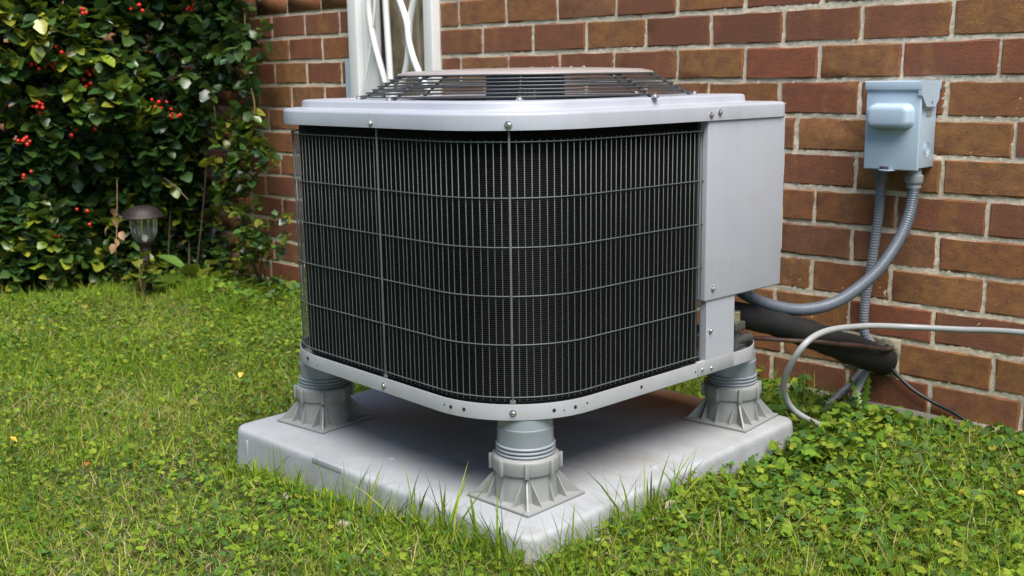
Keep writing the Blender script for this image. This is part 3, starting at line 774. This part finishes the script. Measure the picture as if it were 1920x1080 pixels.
o = obj('brown_wire', plain([(1.165, -.52, .315), (1.178, -.50, .290), (1.192, -.47, .262), (1.206, -.42, .243), (1.222, -.35, .2325), (1.240, -.29, .2125)], .0022, 8), M_copper, None, True)
tag(o, 'very thin brown wire sagging beside the black insulated pipe', 'wire')

# ------------------------------------------------------------------ solar path light
pl = empty('path_light', (-1.268, -.449, 0), 0, 'brown solar path light with clear ribbed globe before the holly bush', 'path light')
obj('stake', lathe([(.004, -.08), (.009, -.01), (.0095, .02), (.013, .022), (.013, .10), (.012, .165), (.0, .166)], 14), M_lamppost, pl, 40)
obj('collar', lathe([(.012, .160), (.021, .166), (.019, .174), (.022, .182), (.030, .190), (.031, .197), (.0, .198)], 24), M_lampcap, pl, 40)
L = []
for r, z in ((.0275, .196), (.036, .206), (.043, .225), (.046, .250), (.0465, .272), (.046, .283)):
    L.append([((r+.0012*math.cos(14*2*PI*i/84))*math.cos(2*PI*i/84), (r+.0012*math.cos(14*2*PI*i/84))*math.sin(2*PI*i/84), z) for i in range(84)])
obj('globe', loft(L), M_globe, pl, True)
obj('bulb', lathe([(0, .198), (.008, .199), (.010, .212), (.006, .222), (0, .224)], 12), M_sticker, pl, True)
obj('cap', lathe([(.0, .278), (.046, .279), (.070, .281), (.072, .284), (.068, .290), (.064, .293), (.060, .300), (.052, .310), (.038, .318), (.030, .321), (0, .322)], 36), M_lampcap, pl, 40)
o = obj('plastic_scrap', rbox(-.014, .014, -.008, .008, -.004, .02, .003), M_white, None, 40, (-1.262, -.47, .0)); tag(o, 'small white plastic scrap lying at the foot of the path light', 'scrap')

# ------------------------------------------------------------------ vegetation
def batch(tmplV, tmplF, P, Rm, S, cols):
    n, k = len(P), len(tmplV)
    V = np.einsum('nij,nkj->nki', Rm, tmplV[None]*S[:, None, None] if S.ndim == 1 else tmplV[None]*S[:, None, :])+P[:, None, :]
    F = (tmplF[None]+(np.arange(n)*k)[:, None, None]).reshape(-1, tmplF.shape[1])
    return V.reshape(-1, 3), F, np.repeat(cols, k, 0)
def frames(yaw, pitch, roll):
    """local x = leaf length direction, z = leaf normal"""
    cy, sy, cp, sp, cr, sr = np.cos(yaw), np.sin(yaw), np.cos(pitch), np.sin(pitch), np.cos(roll), np.sin(roll)
    X = np.stack([cy*cp, sy*cp, sp], 1); Y0 = np.stack([-sy, cy, 0*cy], 1); Z0_ = np.cross(X, Y0)
    Y = Y0*cr[:, None]+Z0_*sr[:, None]; Z = np.cross(X, Y)
    return np.stack([X, Y, Z], 2)
def joinm(parts):
    n = 0; Vs, Fs, Cs = [], [], []
    for v, f, c in parts: Vs.append(v); Fs.append(f+n); Cs.append(c); n += len(v)
    return np.concatenate(Vs), np.concatenate(Fs), np.concatenate(Cs)

# --- holly leaf template (toothed oval folded on its midrib)
def holly_tmpl(teeth=.10, fold=.16, droop=.12):
    xs = np.array((0, .12, .30, .5, .68, .84, 1.0)); w = np.array((.02, .23, .34, .36, .31, .18, 0))
    w = w*(1+teeth*np.array((0, 1, -1, 1, -1, 1, 0)))
    V = []; 
    for x, y in zip(xs, w): V += [(x, 0, -droop*x*x), (x, y, fold*y*1.4-droop*x*x), (x, -y, fold*y*1.4-droop*x*x)]
    F = []
    for i in range(len(xs)-1):
        a, b = 3*i, 3*i+3
        F += [(a, b, b+1), (a, b+1, a+1), (a, a+2, b+2), (a, b+2, b)]
    V = np.array(V); return V, np.array(F)
HT = holly_tmpl()
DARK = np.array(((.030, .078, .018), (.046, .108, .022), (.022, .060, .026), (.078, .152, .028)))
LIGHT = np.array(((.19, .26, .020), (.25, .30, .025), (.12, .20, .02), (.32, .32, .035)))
def sprigs(centres, dirs, nleaf, size, light, spread=.05):
    """a sprig = a short twig with leaves set round it"""
    P = []; yaw = []; pit = []; rol = []; S = []; C = []; twigs = []
    for c, d, li in zip(centres, dirs, light):
        d = d/np.linalg.norm(d); n = rng.integers(nleaf[0], nleaf[1]+1); L = spread*rng.uniform(.7, 1.5)
        twigs.append((c-d*L*.4, c+d*L))
        a0 = rng.uniform(0, 6.28)
        for k in range(n):
            t = k/max(1, n-1); base = c+d*L*(t-.3)
            a = a0+2.4*k; side = np.cross(d, (0, 0, 1.)); side /= np.linalg.norm(side)+1e-9; up = np.cross(side, d)
            out = side*math.cos(a)+up*math.sin(a)*.8+d*(.5+.6*t)+np.array((0, 0, .12)); out /= np.linalg.norm(out)
            P.append(base); yaw.append(math.atan2(out[1], out[0])); pit.append(math.asin(max(-1, min(1, out[2])))); rol.append(rng.normal(0, .45))
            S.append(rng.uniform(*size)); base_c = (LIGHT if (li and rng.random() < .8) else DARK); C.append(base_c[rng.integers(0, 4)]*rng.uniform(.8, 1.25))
    return np.array(P), frames(np.array(yaw), np.array(pit), np.array(rol)), np.array(S), np.array(C), twigs
def branches(parent, name, segs, r, mat, n=5):
    for a, b in segs: 
        a, b = np.array(a, float), np.array(b, float); m = (a+b)/2+rng.normal(0, .03, 3)*np.linalg.norm(b-a)
        obj(name, tube(smooth_path([a, m, b], n), np.linspace(r, r*.55, 2*n+1), 6), mat, parent, True)
leaf_variants = [mk_mesh('leaf', *holly_tmpl(*q), M_leafO, True) for q in ((.10, .16, .12), (.16, .10, .2), (.05, .25, .05))]
CAMP = np.array((2.299, -2.264, .747))
def split_leaves(parent, P, Rm, S, C, nobj, score):
    """the leaves that show largest become objects, the rest one mesh"""
    order = np.argsort(score)[:nobj]; mask = np.zeros(len(P), bool); mask[order] = True
    loc0 = np.array(parent.location)
    for i in order:
        o = bpy.data.objects.new('leaf', leaf_variants[i % 3]); col.objects.link(o); o.parent = parent
        M4 = np.eye(4); M4[:3, :3] = Rm[i]*S[i]; M4[:3, 3] = P[i]-loc0; o.matrix_local = Matrix(M4.tolist()); o.color = (*C[i], 1)
    V, F, Cc = batch(HT[0], HT[1], P[~mask], Rm[~mask], S[~mask], C[~mask])
    o = obj('foliage', (V-loc0, F), M_leafA, parent, True, cols=Cc); tag(o, None, None, None, 'stuff')

# --- the big holly bush left of the wall
bush = empty('holly_bush', (-1.75, -.55, 0), 0, 'tall dark glossy holly bush with red berries at the end of the wall', 'bush')
def bush_points(n):
    out = []; lite = []
    while len(out) < n:
        t = rng.uniform(-.6, 1.05); z = rng.uniform(.03, 1.6)**1.0 if rng.random() < .7 else rng.uniform(.02, .55); d = rng.exponential(.20)
        if d > .9: continue
        base = np.array((-1.66, -1.00))*(1-t)+np.array((-1.30, -.02))*t      # face line
        nrm = np.array((-.93, -.37))                                            # into the bush
        bulge = .07*math.sin(5.1*t+3*z)+.06*math.sin(9*z+7*t+1)+.05*math.sin(17*t-6*z)
        push = 0.0
        if t > .38: push = max(0, min(1, (.60-z)/.18))*(.06+.13*min(1, (t-.38)/.25))   # hollow by the wall
        if t <= .38: push = -.04*max(0, min(1, (.5-z)/.3))
        q = base+nrm*(d+bulge+push+.03)
        if q[1] > -.03: continue
        if math.sin(23*t+2*math.sin(9*z))*math.sin(17*z+3*t) > .62 and d < .2: continue   # gaps
        out.append((q[0], q[1], z))
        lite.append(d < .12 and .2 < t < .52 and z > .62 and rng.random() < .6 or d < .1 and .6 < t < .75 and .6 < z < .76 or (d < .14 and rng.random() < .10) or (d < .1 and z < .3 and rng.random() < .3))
    return np.array(out), np.array(lite)
bc, bl = bush_points(5600)
bd = np.tile(np.array((.75, -.35, -.05)), (len(bc), 1))+rng.normal(0, .55, (len(bc), 3))
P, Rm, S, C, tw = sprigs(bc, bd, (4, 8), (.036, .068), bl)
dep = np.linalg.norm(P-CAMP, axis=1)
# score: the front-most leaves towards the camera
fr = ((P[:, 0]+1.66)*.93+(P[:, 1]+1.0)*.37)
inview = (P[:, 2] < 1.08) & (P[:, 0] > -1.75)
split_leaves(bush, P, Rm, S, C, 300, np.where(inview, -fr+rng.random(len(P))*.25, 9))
def rel(parent, p): return np.array(p, float)-np.array(parent.location)
stem0 = [(-1.80, -.55, 0), (-1.86, -.35, 0), (-1.78, -.75, 0), (-1.95, -.6, 0)]
for s0 in stem0:
    tip = np.array(s0)+np.array((rng.uniform(-.05, .2), rng.uniform(-.1, .1), 1.3)); mid = (np.array(s0)+tip)/2+rng.normal(0, .05, 3)
    obj('trunk', tube(smooth_path([rel(bush, s0)-(0, 0, .05), rel(bush, mid), rel(bush, tip)], 6), np.linspace(.018, .006, 13), 8), M_bark, bush, True)
for k in range(26):
    i = rng.integers(0, len(bc)); tip = bc[i]
    if tip[2] < .3: continue
    st = np.array((-1.85, -.5, max(.1, tip[2]-.35))); branches(bush, 'branch', [(rel(bush, st), rel(bush, tip))], .006, M_bark)
# bare stems in the hollow
for a, b in (((-1.45, -.16, .0), (-1.30, -.14, .62)), ((-1.46, -.18, .02), (-1.62, -.16, .58)), ((-1.50, -.30, .36), (-1.72, -.26, .60)), ((-1.50, -.25, .02), (-1.46, -.20, .5)), ((-1.55, -.30, .45), (-1.25, -.28, .33))):
    branches(bush, 'branch', [(rel(bush, a), rel(bush, b))], .004, M_bark)
# berries
def berry_cluster(parent, c, n, r=.0072):
    parts = []
    for k in range(n):
        p = np.array(c)+rng.normal(0, .013, 3); q = rng.uniform(.85, 1.1)*r
        parts.append(xf(lathe([(0.0005, -q), (q*.75, -q*.66), (q, 0), (q*.75, q*.66), (.0005, q)], 8), rel(parent, p)))
    tag(obj('berry_cluster', merge(*parts), M_berry, parent, True), None, None, None, 'stuff')
def on_face(px_t, z, out=.03):
    base = np.array((-1.66, -1.00))*(1-px_t)+np.array((-1.30, -.02))*px_t; return (base[0]+.93*(out+.02), base[1]+.37*(out+.02), z)
for t, z, n in ((.30, .82, 9), (.33, .83, 7), (.36, .81, 7), (.47, .78, 9), (.46, .75, 5), (.31, .68, 9), (.69, .67, 8), (.74, .63, 6), (.47, .99, 4), (.64, 1.01, 5), (.83, 1.01, 5), (.39, .85, 4), (.48, .60, 4), (.41, .57, 3), (.25, .55, 6), (.57, .83, 2), (.92, .41, 4), (.43, .29, 3), (.32, .22, 3), (.24, .44, 3)):
    berry_cluster(bush, on_face(t, z), n)
# dead brown leaves hanging on a bare twig, part of the bush
dl = []
for k in range(7):
    dl.append((-1.47+rng.normal(0, .012), -.46+rng.normal(0, .012), .30-.022*k))
mdl = mk_mesh('dead_leaf', *holly_tmpl(.05, .3, .3), simple('tan_dead_leaf', (.34, .20, .10), .6, 0, .25, 60), True)
for k, q in enumerate(dl): inst('dead_leaf', mdl, bush, rel(bush, q), (rng.uniform(-1, 1), rng.uniform(.2, 1.2), rng.uniform(0, 6.2)), (.036,)*3)
branches(bush, 'branch', [(rel(bush, (-1.50, -.42, .40)), rel(bush, (-1.46, -.47, .12)))], .0025, M_vine)

# --- climbing shoots against the wall right of the bush
vine = empty('climbing_vine', (-1.18, -.08, 0), 0, 'thin climbing vine with dark leaves hanging against bricks beside the bush', 'vine')
vc = []
for k in range(330):
    z = rng.uniform(.72, 1.5); vc.append((-1.22+.11*rng.normal()+.04*math.sin(z*9)+.10*(z-.9), -.08-.06*abs(rng.normal()), z))
for (x, z, sx, sz, n) in ((-1.09, .55, .05, .05, 16), (-1.18, .37, .05, .06, 22), (-1.02, .50, .04, .05, 10), (-1.24, .55, .06, .07, 14), (-1.13, .64, .04, .06, 10)):
    for k in range(n): vc.append((x+sx*rng.normal(), -.10-.03*abs(rng.normal()), z+sz*rng.normal()))
vc = np.array(vc)
vd = np.tile(np.array((.5, -.5, -.1)), (len(vc), 1))+rng.normal(0, .6, (len(vc), 3))
P, Rm, S, C, tw = sprigs(vc, vd, (3, 6), (.032, .056), (vc[:, 2] < .7) & (rng.random(len(vc)) < .4), .04)
split_leaves(vine, P, Rm, S, C, 120, np.where(P[:, 2] < 1.05, -P[:, 0]+rng.random(len(P))*.2, 9))
for P_ in ([(-1.07, -.11, 1.0), (-1.065, -.12, .86), (-1.05, -.12, .74), (-1.03, -.12, .66), (-1.07, -.11, .56), (-1.12, -.10, .47)],
           [(-1.30, -.12, .68), (-1.29, -.12, .60), (-1.26, -.11, .52), (-1.20, -.10, .44), (-1.17, -.10, .36)],
           [(-1.185, -.09, .36), (-1.18, -.09, .28), (-1.175, -.09, .17), (-1.17, -.09, .0)],
           [(-1.15, -.09, .36), (-1.14, -.09, .27), (-1.135, -.09, .16), (-1.13, -.09, .0)]):
    obj('stem', tube(smooth_path([rel(vine, q) for q in P_], 6), .0030, 6), M_vine, vine, True)
berry_cluster(vine, (-1.20, -.14, .40), 5); berry_cluster(vine, (-1.12, -.14, .395), 3)

# --- small shrub at the foot of the wall beside the unit
shrub = empty('small_shrub', (-1.03, -.10, 0), 0, 'small low holly shrub at the wall foot beside the grille', 'shrub')
sc_ = np.stack([-1.03+.075*rng.normal(size=46), -.13-.03*np.abs(rng.normal(size=46)), np.clip(.17+.065*rng.normal(size=46), .04, .32)], 1)
P, Rm, S, C, tw = sprigs(sc_, np.tile((.2, -.5, .3), (46, 1))+rng.normal(0, .5, (46, 3)), (4, 6), (.024, .040), rng.random(46) < .3, .03)
split_leaves(shrub, P, Rm, S, C, 90, -P[:, 0])
for k in range(5): branches(shrub, 'stem', [(rel(shrub, (-1.03+.02*rng.normal(), -.11, 0)), rel(shrub, sc_[k]))], .003, M_bark)

# --- broad-leaved weeds by the lamp and along the wall
def weed(loc, n, size, label, light=.5, up=.7, tall=1.6):
    w = empty('broadleaf_weed', loc, 0, label, 'weed')
    for k in range(n):
        a = rng.uniform(0, 6.28); h = rng.uniform(.3, 1)*size*tall
        c = np.array((math.cos(a)*size*.5, math.sin(a)*size*.5, h))
        o = inst('leaf', leaf_variants[k % 3], w, tuple(c*.6), (rng.uniform(-.3, .3), -rng.uniform(-.2, up), a), (size*rng.uniform(.7, 1.2),)*3)
        o.color = (*(LIGHT[rng.integers(0, 4)]*.45 if rng.random() < light else DARK[3]*1.6), 1)
        obj('stalk', tube([(0, 0, -.005), tuple(c*.35), tuple(c*.6)], .0012, 5), M_vine, w)
    return w
weed((-1.17, -.33, 0), 11, .095, 'leafy green weed growing just behind the path light', .8)
weed((-1.36, -.17, 0), 8, .075, 'leafy weed under the bare stems by the wall', .8)
weed((-1.175, -.520, 0), 16, .055, 'bright little weed at the base of the path light post', .8, .7, 4.0)
weed((-1.25, -.485, 0), 14, .05, 'bright leafy sprig between the path light post and the holly bush', .8, .7, 5.0)
weed((-1.27, -.10, .0), 8, .06, 'low weed against the bricks between vine and bush', .8)
# dandelion by the wall hole: long toothed leaves
def dandelion():
    d = empty('dandelion', (1.270, -.105, .0), 0, 'dandelion with one upright jagged leaf below the wall hole', 'weed')
    def jag(L, w):
        n = 23; V = []; F = []
        for i in range(n):
            x = L*i/(n-1); t = i/(n-1); env = .25+.75*math.sin(PI*(.15+.80*t)); ww = w*env*(1.0 if i % 3 == 1 else (.62 if i % 3 == 2 else .30)); z = -.25*x*x/L
            if i == n-1: ww = .0004
            V += [(x, 0, z), (x-.25*ww, ww, z+ww*.3), (x-.25*ww, -ww, z+ww*.3)]
        for i in range(n-1):
            a, b = 3*i, 3*i+3; F += [(a, b, b+1), (a, b+1, a+1), (a, a+2, b+2), (a, b+2, b)]
        return np.array(V), np.array(F)
    for (a, pitch, L, w) in ((-.9, 1.45, .115, .0125), (2.6, 1.15, .10, .013), (3.4, .6, .10, .014), (-2.4, .5, .10, .013), (-.4, .35, .09, .013), (.6, .6, .09, .012), (4.6, .3, .10, .014)):
        v, f = jag(L, w); o = obj('leaf', (v, f), M_leafO, d, True); o.rotation_euler = (0, -pitch, a); o.color = (.16, .28, .03, 1)
dandelion()

# --- lawn: grass blades, ground-ivy leaves, straw
def scatter(n, x0, x1, y0, y1, dens=None):
    x = rng.uniform(x0, x1, n); y = rng.uniform(y0, y1, n)
    k = ~((x > PAD[0]-.012) & (x < PAD[1]+.012) & (y > PAD[2]-.012) & (y < PAD[3]+.012)) & (y < -.03)
    k &= ~((x < -1.30-.36*np.clip((-y)/.98, 0, 1)+.02) & (rng.random(n) < .93))             # bare soil under the bush
    a = np.abs(np.arctan2(y+2.264, x-2.299)-2.341); k &= (a < .62) | (rng.random(n) < .25)      # densest where it can be seen closely
    return x[k], y[k]
def pnoise(x, y, s, ph=0):
    return (np.sin(x*s+1.3*np.sin(y*s*.8+ph)+ph)+np.sin(y*s*1.13+1.7*np.sin(x*s*.7-ph)+2*ph)+.6*np.sin((x+y)*s*2.1+ph)*np.cos((x-y)*s*1.7))/2.6
BT = np.array([(-.5, 0, 0), (.5, 0, 0), (-.42, 0, .35), (.42, 0, .35), (-.28, 0, .7), (.28, 0, .7), (0, 0, 1.)])
BF = np.array([(0, 1, 3), (0, 3, 2), (2, 3, 5), (2, 5, 4), (4, 5, 6)])
def blades(x, y, h, w, lean, cols):
    n = len(x); yaw = rng.uniform(0, 6.283, n); la = rng.uniform(0, 6.283, n); bend = lean
    t = BT[:, 2]; V = np.empty((n, 7, 3))
    wx = BT[:, 0][None]*w[:, None]; L = h[:, None]
    V[:, :, 0] = x[:, None]+wx*np.cos(yaw)[:, None]+np.cos(la)[:, None]*bend[:, None]*L*t[None]**1.7
    V[:, :, 1] = y[:, None]+wx*np.sin(yaw)[:, None]+np.sin(la)[:, None]*bend[:, None]*L*t[None]**1.7
    V[:, :, 2] = gz(x, y)[:, None]-.003+L*t[None]*np.sqrt(np.clip(1-.55*np.clip(bend, 0, 1.25)**2, .1, 1))[:, None]
    F = (BF[None]+(np.arange(n)*7)[:, None, None]).reshape(-1, 3)
    return V.reshape(-1, 3), F, np.repeat(cols, 7, 0)
parts = []
GRN = np.array(((.205, .335, .022), (.275, .38, .026), (.135, .265, .022), (.39, .42, .06)))
STRAW = np.array(((.58, .49, .22), (.46, .35, .15), (.66, .58, .30)))
X0, X1, Y0, Y1 = -2.0, 2.3, -2.35, -.02
x, y = scatter(460000, X0, X1, Y0, Y1)
bare = pnoise(x, y, 7.5, 4.1)+.5*pnoise(x, y, 17, 1.1); k = rng.random(len(x)) < np.clip(1.25-1.1*np.clip(bare-.15, 0, 1), .18, 1); x, y = x[k], y[k]
gm = pnoise(x, y, 4.2, .7)                              # where grass wins over ground ivy
k = rng.random(len(x)) < np.clip(.66+.40*gm, .30, 1); x, y = x[k], y[k]
n = len(x); c = GRN[rng.integers(0, 4, n)]*rng.uniform(.65, 1.35, (n, 1))*(1+.18*pnoise(x, y, 9, .4))[:, None]; st = rng.random(n) < np.clip(.24+.34*pnoise(x, y, 6, 2.2), .05, .75); c[st] = STRAW[rng.integers(0, 3, st.sum())]*rng.uniform(.7, 1.15, (st.sum(), 1))
h = rng.gamma(5, .0049, n)*(1+.5*np.clip(pnoise(x, y, 5.3, 3.3), -.6, 1)); h[st] *= .9; ln = np.clip(np.abs(rng.normal(.55, .4, n)), 0, 1.25); ln[st] = rng.uniform(.8, 1.3, st.sum())
parts.append(blades(x, y, h, rng.uniform(.0013, .0026, n), ln, c))
# longer tufts along the pad and by the wall
def edge_line(n, x0, y0, x1, y1, out, hmin, hmax, clump=5):
    t = np.repeat(rng.random(n//clump+1), clump)[:n]+rng.normal(0, .008, n); nx, ny = (y1-y0), -(x1-x0); q = math.hypot(nx, ny); nx, ny = nx/q, ny/q
    o_ = np.abs(rng.normal(0, out, n))+.012
    x = x0+(x1-x0)*t+nx*o_; y = y0+(y1-y0)*t+ny*o_
    h = rng.uniform(hmin, hmax, n); c = GRN[rng.integers(0, 4, n)]*rng.uniform(.8, 1.35, (n, 1))
    parts.append(blades(x, y, h, rng.uniform(.002, .0042, n), np.clip(np.abs(rng.normal(.45, .3, n)), 0, 1.1), c))
edge_line(300, .62, PAD[2], 1.0, PAD[2], .03, .015, .05)
edge_line(26, .62, PAD[2], 1.0, PAD[2], .02, .07, .11, 3)
edge_line(170, 1.0, PAD[2], 1.27, PAD[2], .03, .015, .05, 6)
edge_line(26, 1.0, PAD[2], 1.27, PAD[2], .02, .07, .13, 4)
edge_line(90, PAD[1], PAD[2], PAD[1], -.75, .025, .015, .05)
edge_line(18, PAD[1], -1.0, PAD[1], -.80, .02, .07, .12, 6)
edge_line(160, .47, PAD[2], .62, PAD[2], .03, .02, .05)
for (cx, cy, m, hh) in ((-1.02, -.42, 260, .09), (-.80, -.40, 200, .075), (-1.12, -.33, 160, .10), (-.62, -.5, 120, .06), (1.02, -1.235, 16, .12), (1.30, -.97, 14, .12), (.93, -1.21, 14, .10), (1.235, -1.225, 12, .11)):
    x = cx+rng.normal(0, .035, m); y = cy+rng.normal(0, .03, m); c = GRN[rng.integers(0, 3, m)]*rng.uniform(.7, 1.2, (m, 1))
    kk = ~((x > PAD[0]-.01) & (x < PAD[1]+.01) & (y > PAD[2]-.01)); x, y, c = x[kk], y[kk], c[kk]
    parts.append(blades(x, y, rng.uniform(.4, 1, len(x))*hh, rng.uniform(.002, .0036, len(x)), np.clip(np.abs(rng.normal(.5, .3, len(x))), 0, 1.1), c))
m = 5200; x = rng.uniform(1.28, 2.0, m); y = rng.uniform(-.95, -.05, m); kk = pnoise(x, y, 8, 1.9) > -.25; x, y = x[kk], y[kk]; m = len(x)
c = GRN[rng.integers(0, 4, m)]*rng.uniform(.6, 1.2, (m, 1)); st = rng.random(m) < .30; c[st] = STRAW[rng.integers(0, 3, st.sum())]*rng.uniform(.6, 1.0, (st.sum(), 1))
parts.append(blades(x, y, rng.uniform(.025, .062, m), rng.uniform(.0014, .003, m), np.clip(np.abs(rng.normal(.7, .35, m)), 0, 1.2), c))
def tuft(cx, cy, m, hmin, hmax):
    x = cx+rng.normal(0, .018, m); y = cy+rng.normal(0, .014, m); kk = ~((x > PAD[0]-.012) & (x < PAD[1]+.012) & (y > PAD[2]-.012)); x, y = x[kk], y[kk]; m = len(x)
    c = GRN[rng.integers(0, 3, m)]*rng.uniform(.55, 1.0, (m, 1))
    parts.append(blades(x, y, rng.uniform(hmin, hmax, m), rng.uniform(.0035, .0062, m), np.clip(np.abs(rng.normal(.45, .3, m)), .05, 1.1), c))
for (cx, cy, m, a_, b_) in ((1.262, -1.205, 16, .06, .13), (1.20, -1.21, 14, .05, .12), (1.10, -1.205, 18, .05, .11), (1.02, -1.21, 14, .05, .10), (.90, -1.205, 12, .05, .12), (.86, -1.20, 6, .09, .14), (.72, -1.205, 14, .03, .07), (.62, -1.205, 16, .03, .07), (1.295, -.98, 10, .08, .14), (1.30, -.92, 8, .06, .12), (1.29, -.80, 8, .05, .09), (1.285, -1.10, 10, .04, .09)): tuft(cx, cy, m, a_, b_)
V, F, C = joinm(parts)
o = obj('lawn_grass', (V, F), M_grass, None, False, cols=C); tag(o, 'short green and straw coloured grass of the lawn', 'grass', None, 'stuff')

# ground ivy and clover: small scalloped round leaves on short stalks
def ivy_tmpl(m=10):
    V = [(.0, 0, 0)]
    for i in range(m):
        a = -PI+.45+(2*PI-.9)*i/(m-1); r = .5*(1+.035*(1 if i % 2 else -1)); V.append((.08+r*math.cos(a), r*math.sin(a)*1.05, .10*r*r*4-.02+(.05 if i % 2 else 0)))
    F = [(0, i, i+1) for i in range(1, m)]
    return np.array(V), np.array(F)
def oval_tmpl():
    xs = np.array((0, .3, .65, 1.)); w = np.array((.02, .27, .25, 0)); V = []; F = []
    for x_, y_ in zip(xs, w): V += [(x_-.3, 0, -.1*x_*x_), (x_-.3, y_, .06), (x_-.3, -y_, .06)]
    for i in range(3):
        a, b = 3*i, 3*i+3; F += [(a, b, b+1), (a, b+1, a+1), (a, a+2, b+2), (a, b+2, b)]
    return np.array(V), np.array(F)
IVY = ivy_tmpl(); OVT = oval_tmpl()
IVC = np.array(((.135, .245, .022), (.078, .175, .026), (.20, .295, .026), (.085, .17, .045), (.26, .32, .035)))
parts = []
def ivy(x, y, size, hmax, tilt=.42, tm=IVY):
    n = len(x); z = gz(x, y)+rng.uniform(.15, 1, n)*hmax
    Rm = frames(rng.uniform(0, 6.283, n), rng.normal(0, tilt, n), rng.normal(0, tilt, n))
    c = IVC[rng.integers(0, 5, n)]*rng.uniform(.7, 1.3, (n, 1))
    yl = rng.random(n) < .006; c[yl] = np.array((.36, .30, .04))
    parts.append(batch(tm[0], tm[1], np.stack([x, y, z], 1), Rm, size, c))
x, y = scatter(120000, X0, X1, Y0, Y1); im = pnoise(x, y, 4.2, .7)+.35*pnoise(x, y, 11, 2.7)
k = rng.random(len(x)) < np.clip(.36-.42*im+.50*(x > 1.15), .06, 1); x, y = x[k], y[k]
dn = np.clip((-(y+.02))/.5, 0, 1)
ivy(x, y, rng.uniform(.006, .017, len(x)), .014+.010*(rng.random(len(x))), .42)
x, y = scatter(34000, X0, X1, Y0, Y1); k = rng.random(len(x)) < .7; x, y = x[k], y[k]
ivy(x, y, rng.uniform(.008, .018, len(x)), .022, .5, OVT)
# lusher right of the pad and under the pipes
m = 2000; x = rng.uniform(1.27, 1.9, m); y = rng.uniform(-.85, -.03, m); ivy(x, y, rng.uniform(.010, .022, m), .028, .45)
m = 700; x = 1.285+np.abs(rng.normal(0, .06, m)); y = rng.uniform(-.52, -.08, m); ivy(x, y, rng.uniform(.012, .024, m), .045, .5)
m = 300; x = rng.uniform(1.27, 1.8, m); y = -.03-np.abs(rng.normal(0, .05, m)); ivy(x, y, rng.uniform(.012, .024, m), .032, .55)
m = 260; x = rng.uniform(.95, 1.27, m); y = rng.uniform(-.37, -.04, m); ivy(x, y, rng.uniform(.016, .028, m), .05, .5)
m = 500; x = rng.uniform(-1.5, -.75, m); y = rng.uniform(-.40, -.05, m); ivy(x, y, rng.uniform(.014, .03, m), .05, .5)
# trailing over the pad's right corner
m = 60; x = PAD[1]-.005+.03*rng.normal(size=m); y = -.43+.04*rng.normal(size=m)-.03; 
V, F, C = joinm(parts)
o = obj('ground_ivy', (V, F), M_grass, None, True, cols=C); tag(o, 'low ground ivy and clover leaves covering the lawn', 'ground cover', None, 'stuff')
# litter
fl = [((.299, -1.406), M_deadleaf, 'orange', .020), ((.033, -1.447), M_yelleaf, 'yellow', .018), ((-.074, -.822), M_yelleaf, 'yellow', .018), ((1.69, -.379), M_yelleaf, 'yellow', .030), ((1.325, -.884), M_stone, 'tan', .024)]
labs = ['small orange dead leaf lying in the open grass', 'small yellow fallen leaf in the grass near the orange leaf', 'tiny yellow fallen leaf on the lawn beside the pad end', 'curled yellow fallen leaf on the ground ivy by the brick wall', 'pale tan dead leaf in the ivy right beside the pad']
for (p_, m_, c_, s_), lb in zip(fl, labs):
    o = obj('fallen_leaf', xf(holly_tmpl(.1, .3, .3), scale=(s_,)*3), m_, None, True, (p_[0], p_[1], float(gz(*p_))+.024)); o.rotation_euler = (rng.uniform(-.3, .3), rng.uniform(-.3, .3), rng.uniform(0, 6)); tag(o, lb, 'leaf', 'fallen leaves on the lawn')
for k, (x, y) in enumerate(((.60, -1.215), (.72, -1.225), (.905, -1.24), (1.30, -1.05), (1.33, -.93))):
    q = rng.uniform(.8, 1.2); v, f = lathe([(.0005, -.008), (.011, -.005), (.015, .001), (.010, .007), (.0005, .009)], 8); v = np.asarray(v)*np.array((q, .8, .8))+rng.normal(0, .0012, np.asarray(v).shape)
    o = obj('pebble', (v, f), M_stone, None, True, (x, y, float(gz(x, y))+.004)); tag(o, 'pale pebble in the soil along the pad edge', 'pebble', 'pebbles along the pad')


# ------------------------------------------------------------------ unseen house, added behind the camera to block the low sky
nh = empty('added_sky_blocker', (4.2, -9.2, 0), math.radians(6.5), 'unseen two storey house added across the yard to block low sky', 'house')
M_siding = simple('blocker_siding', (.42, .40, .36), .7, 0, .05, 3)
M_roof = simple('blocker_roof', (.09, .085, .08), .9, 0, .2, 8)
obj('wall', box(-8, 8, -8, -.3, 0, 6.4), M_siding, nh)
obj('roof', (np.array([(-8.4, .2, 6.4), (8.4, .2, 6.4), (8.4, -4.2, 8.6), (-8.4, -4.2, 8.6), (8.4, -8.5, 6.4), (-8.4, -8.5, 6.4)], float), [(0, 1, 2, 3), (3, 2, 4, 5), (0, 3, 5), (1, 4, 2), (0, 5, 4, 1)]), M_roof, nh)
for x in (-6, -3, 0, 3, 6):
    for z in (1.0, 4.0):
        w_ = obj('window', box(x-.5, x+.5, -.3, -.25, z, z+1.4), M_glass, nh)
        obj('frame', merge(box(x-.58, x-.5, -.3, -.22, z-.08, z+1.48), box(x+.5, x+.58, -.3, -.22, z-.08, z+1.48), box(x-.5, x+.5, -.3, -.22, z+1.4, z+1.48), box(x-.5, x+.5, -.3, -.22, z-.08, z)), M_white, w_)
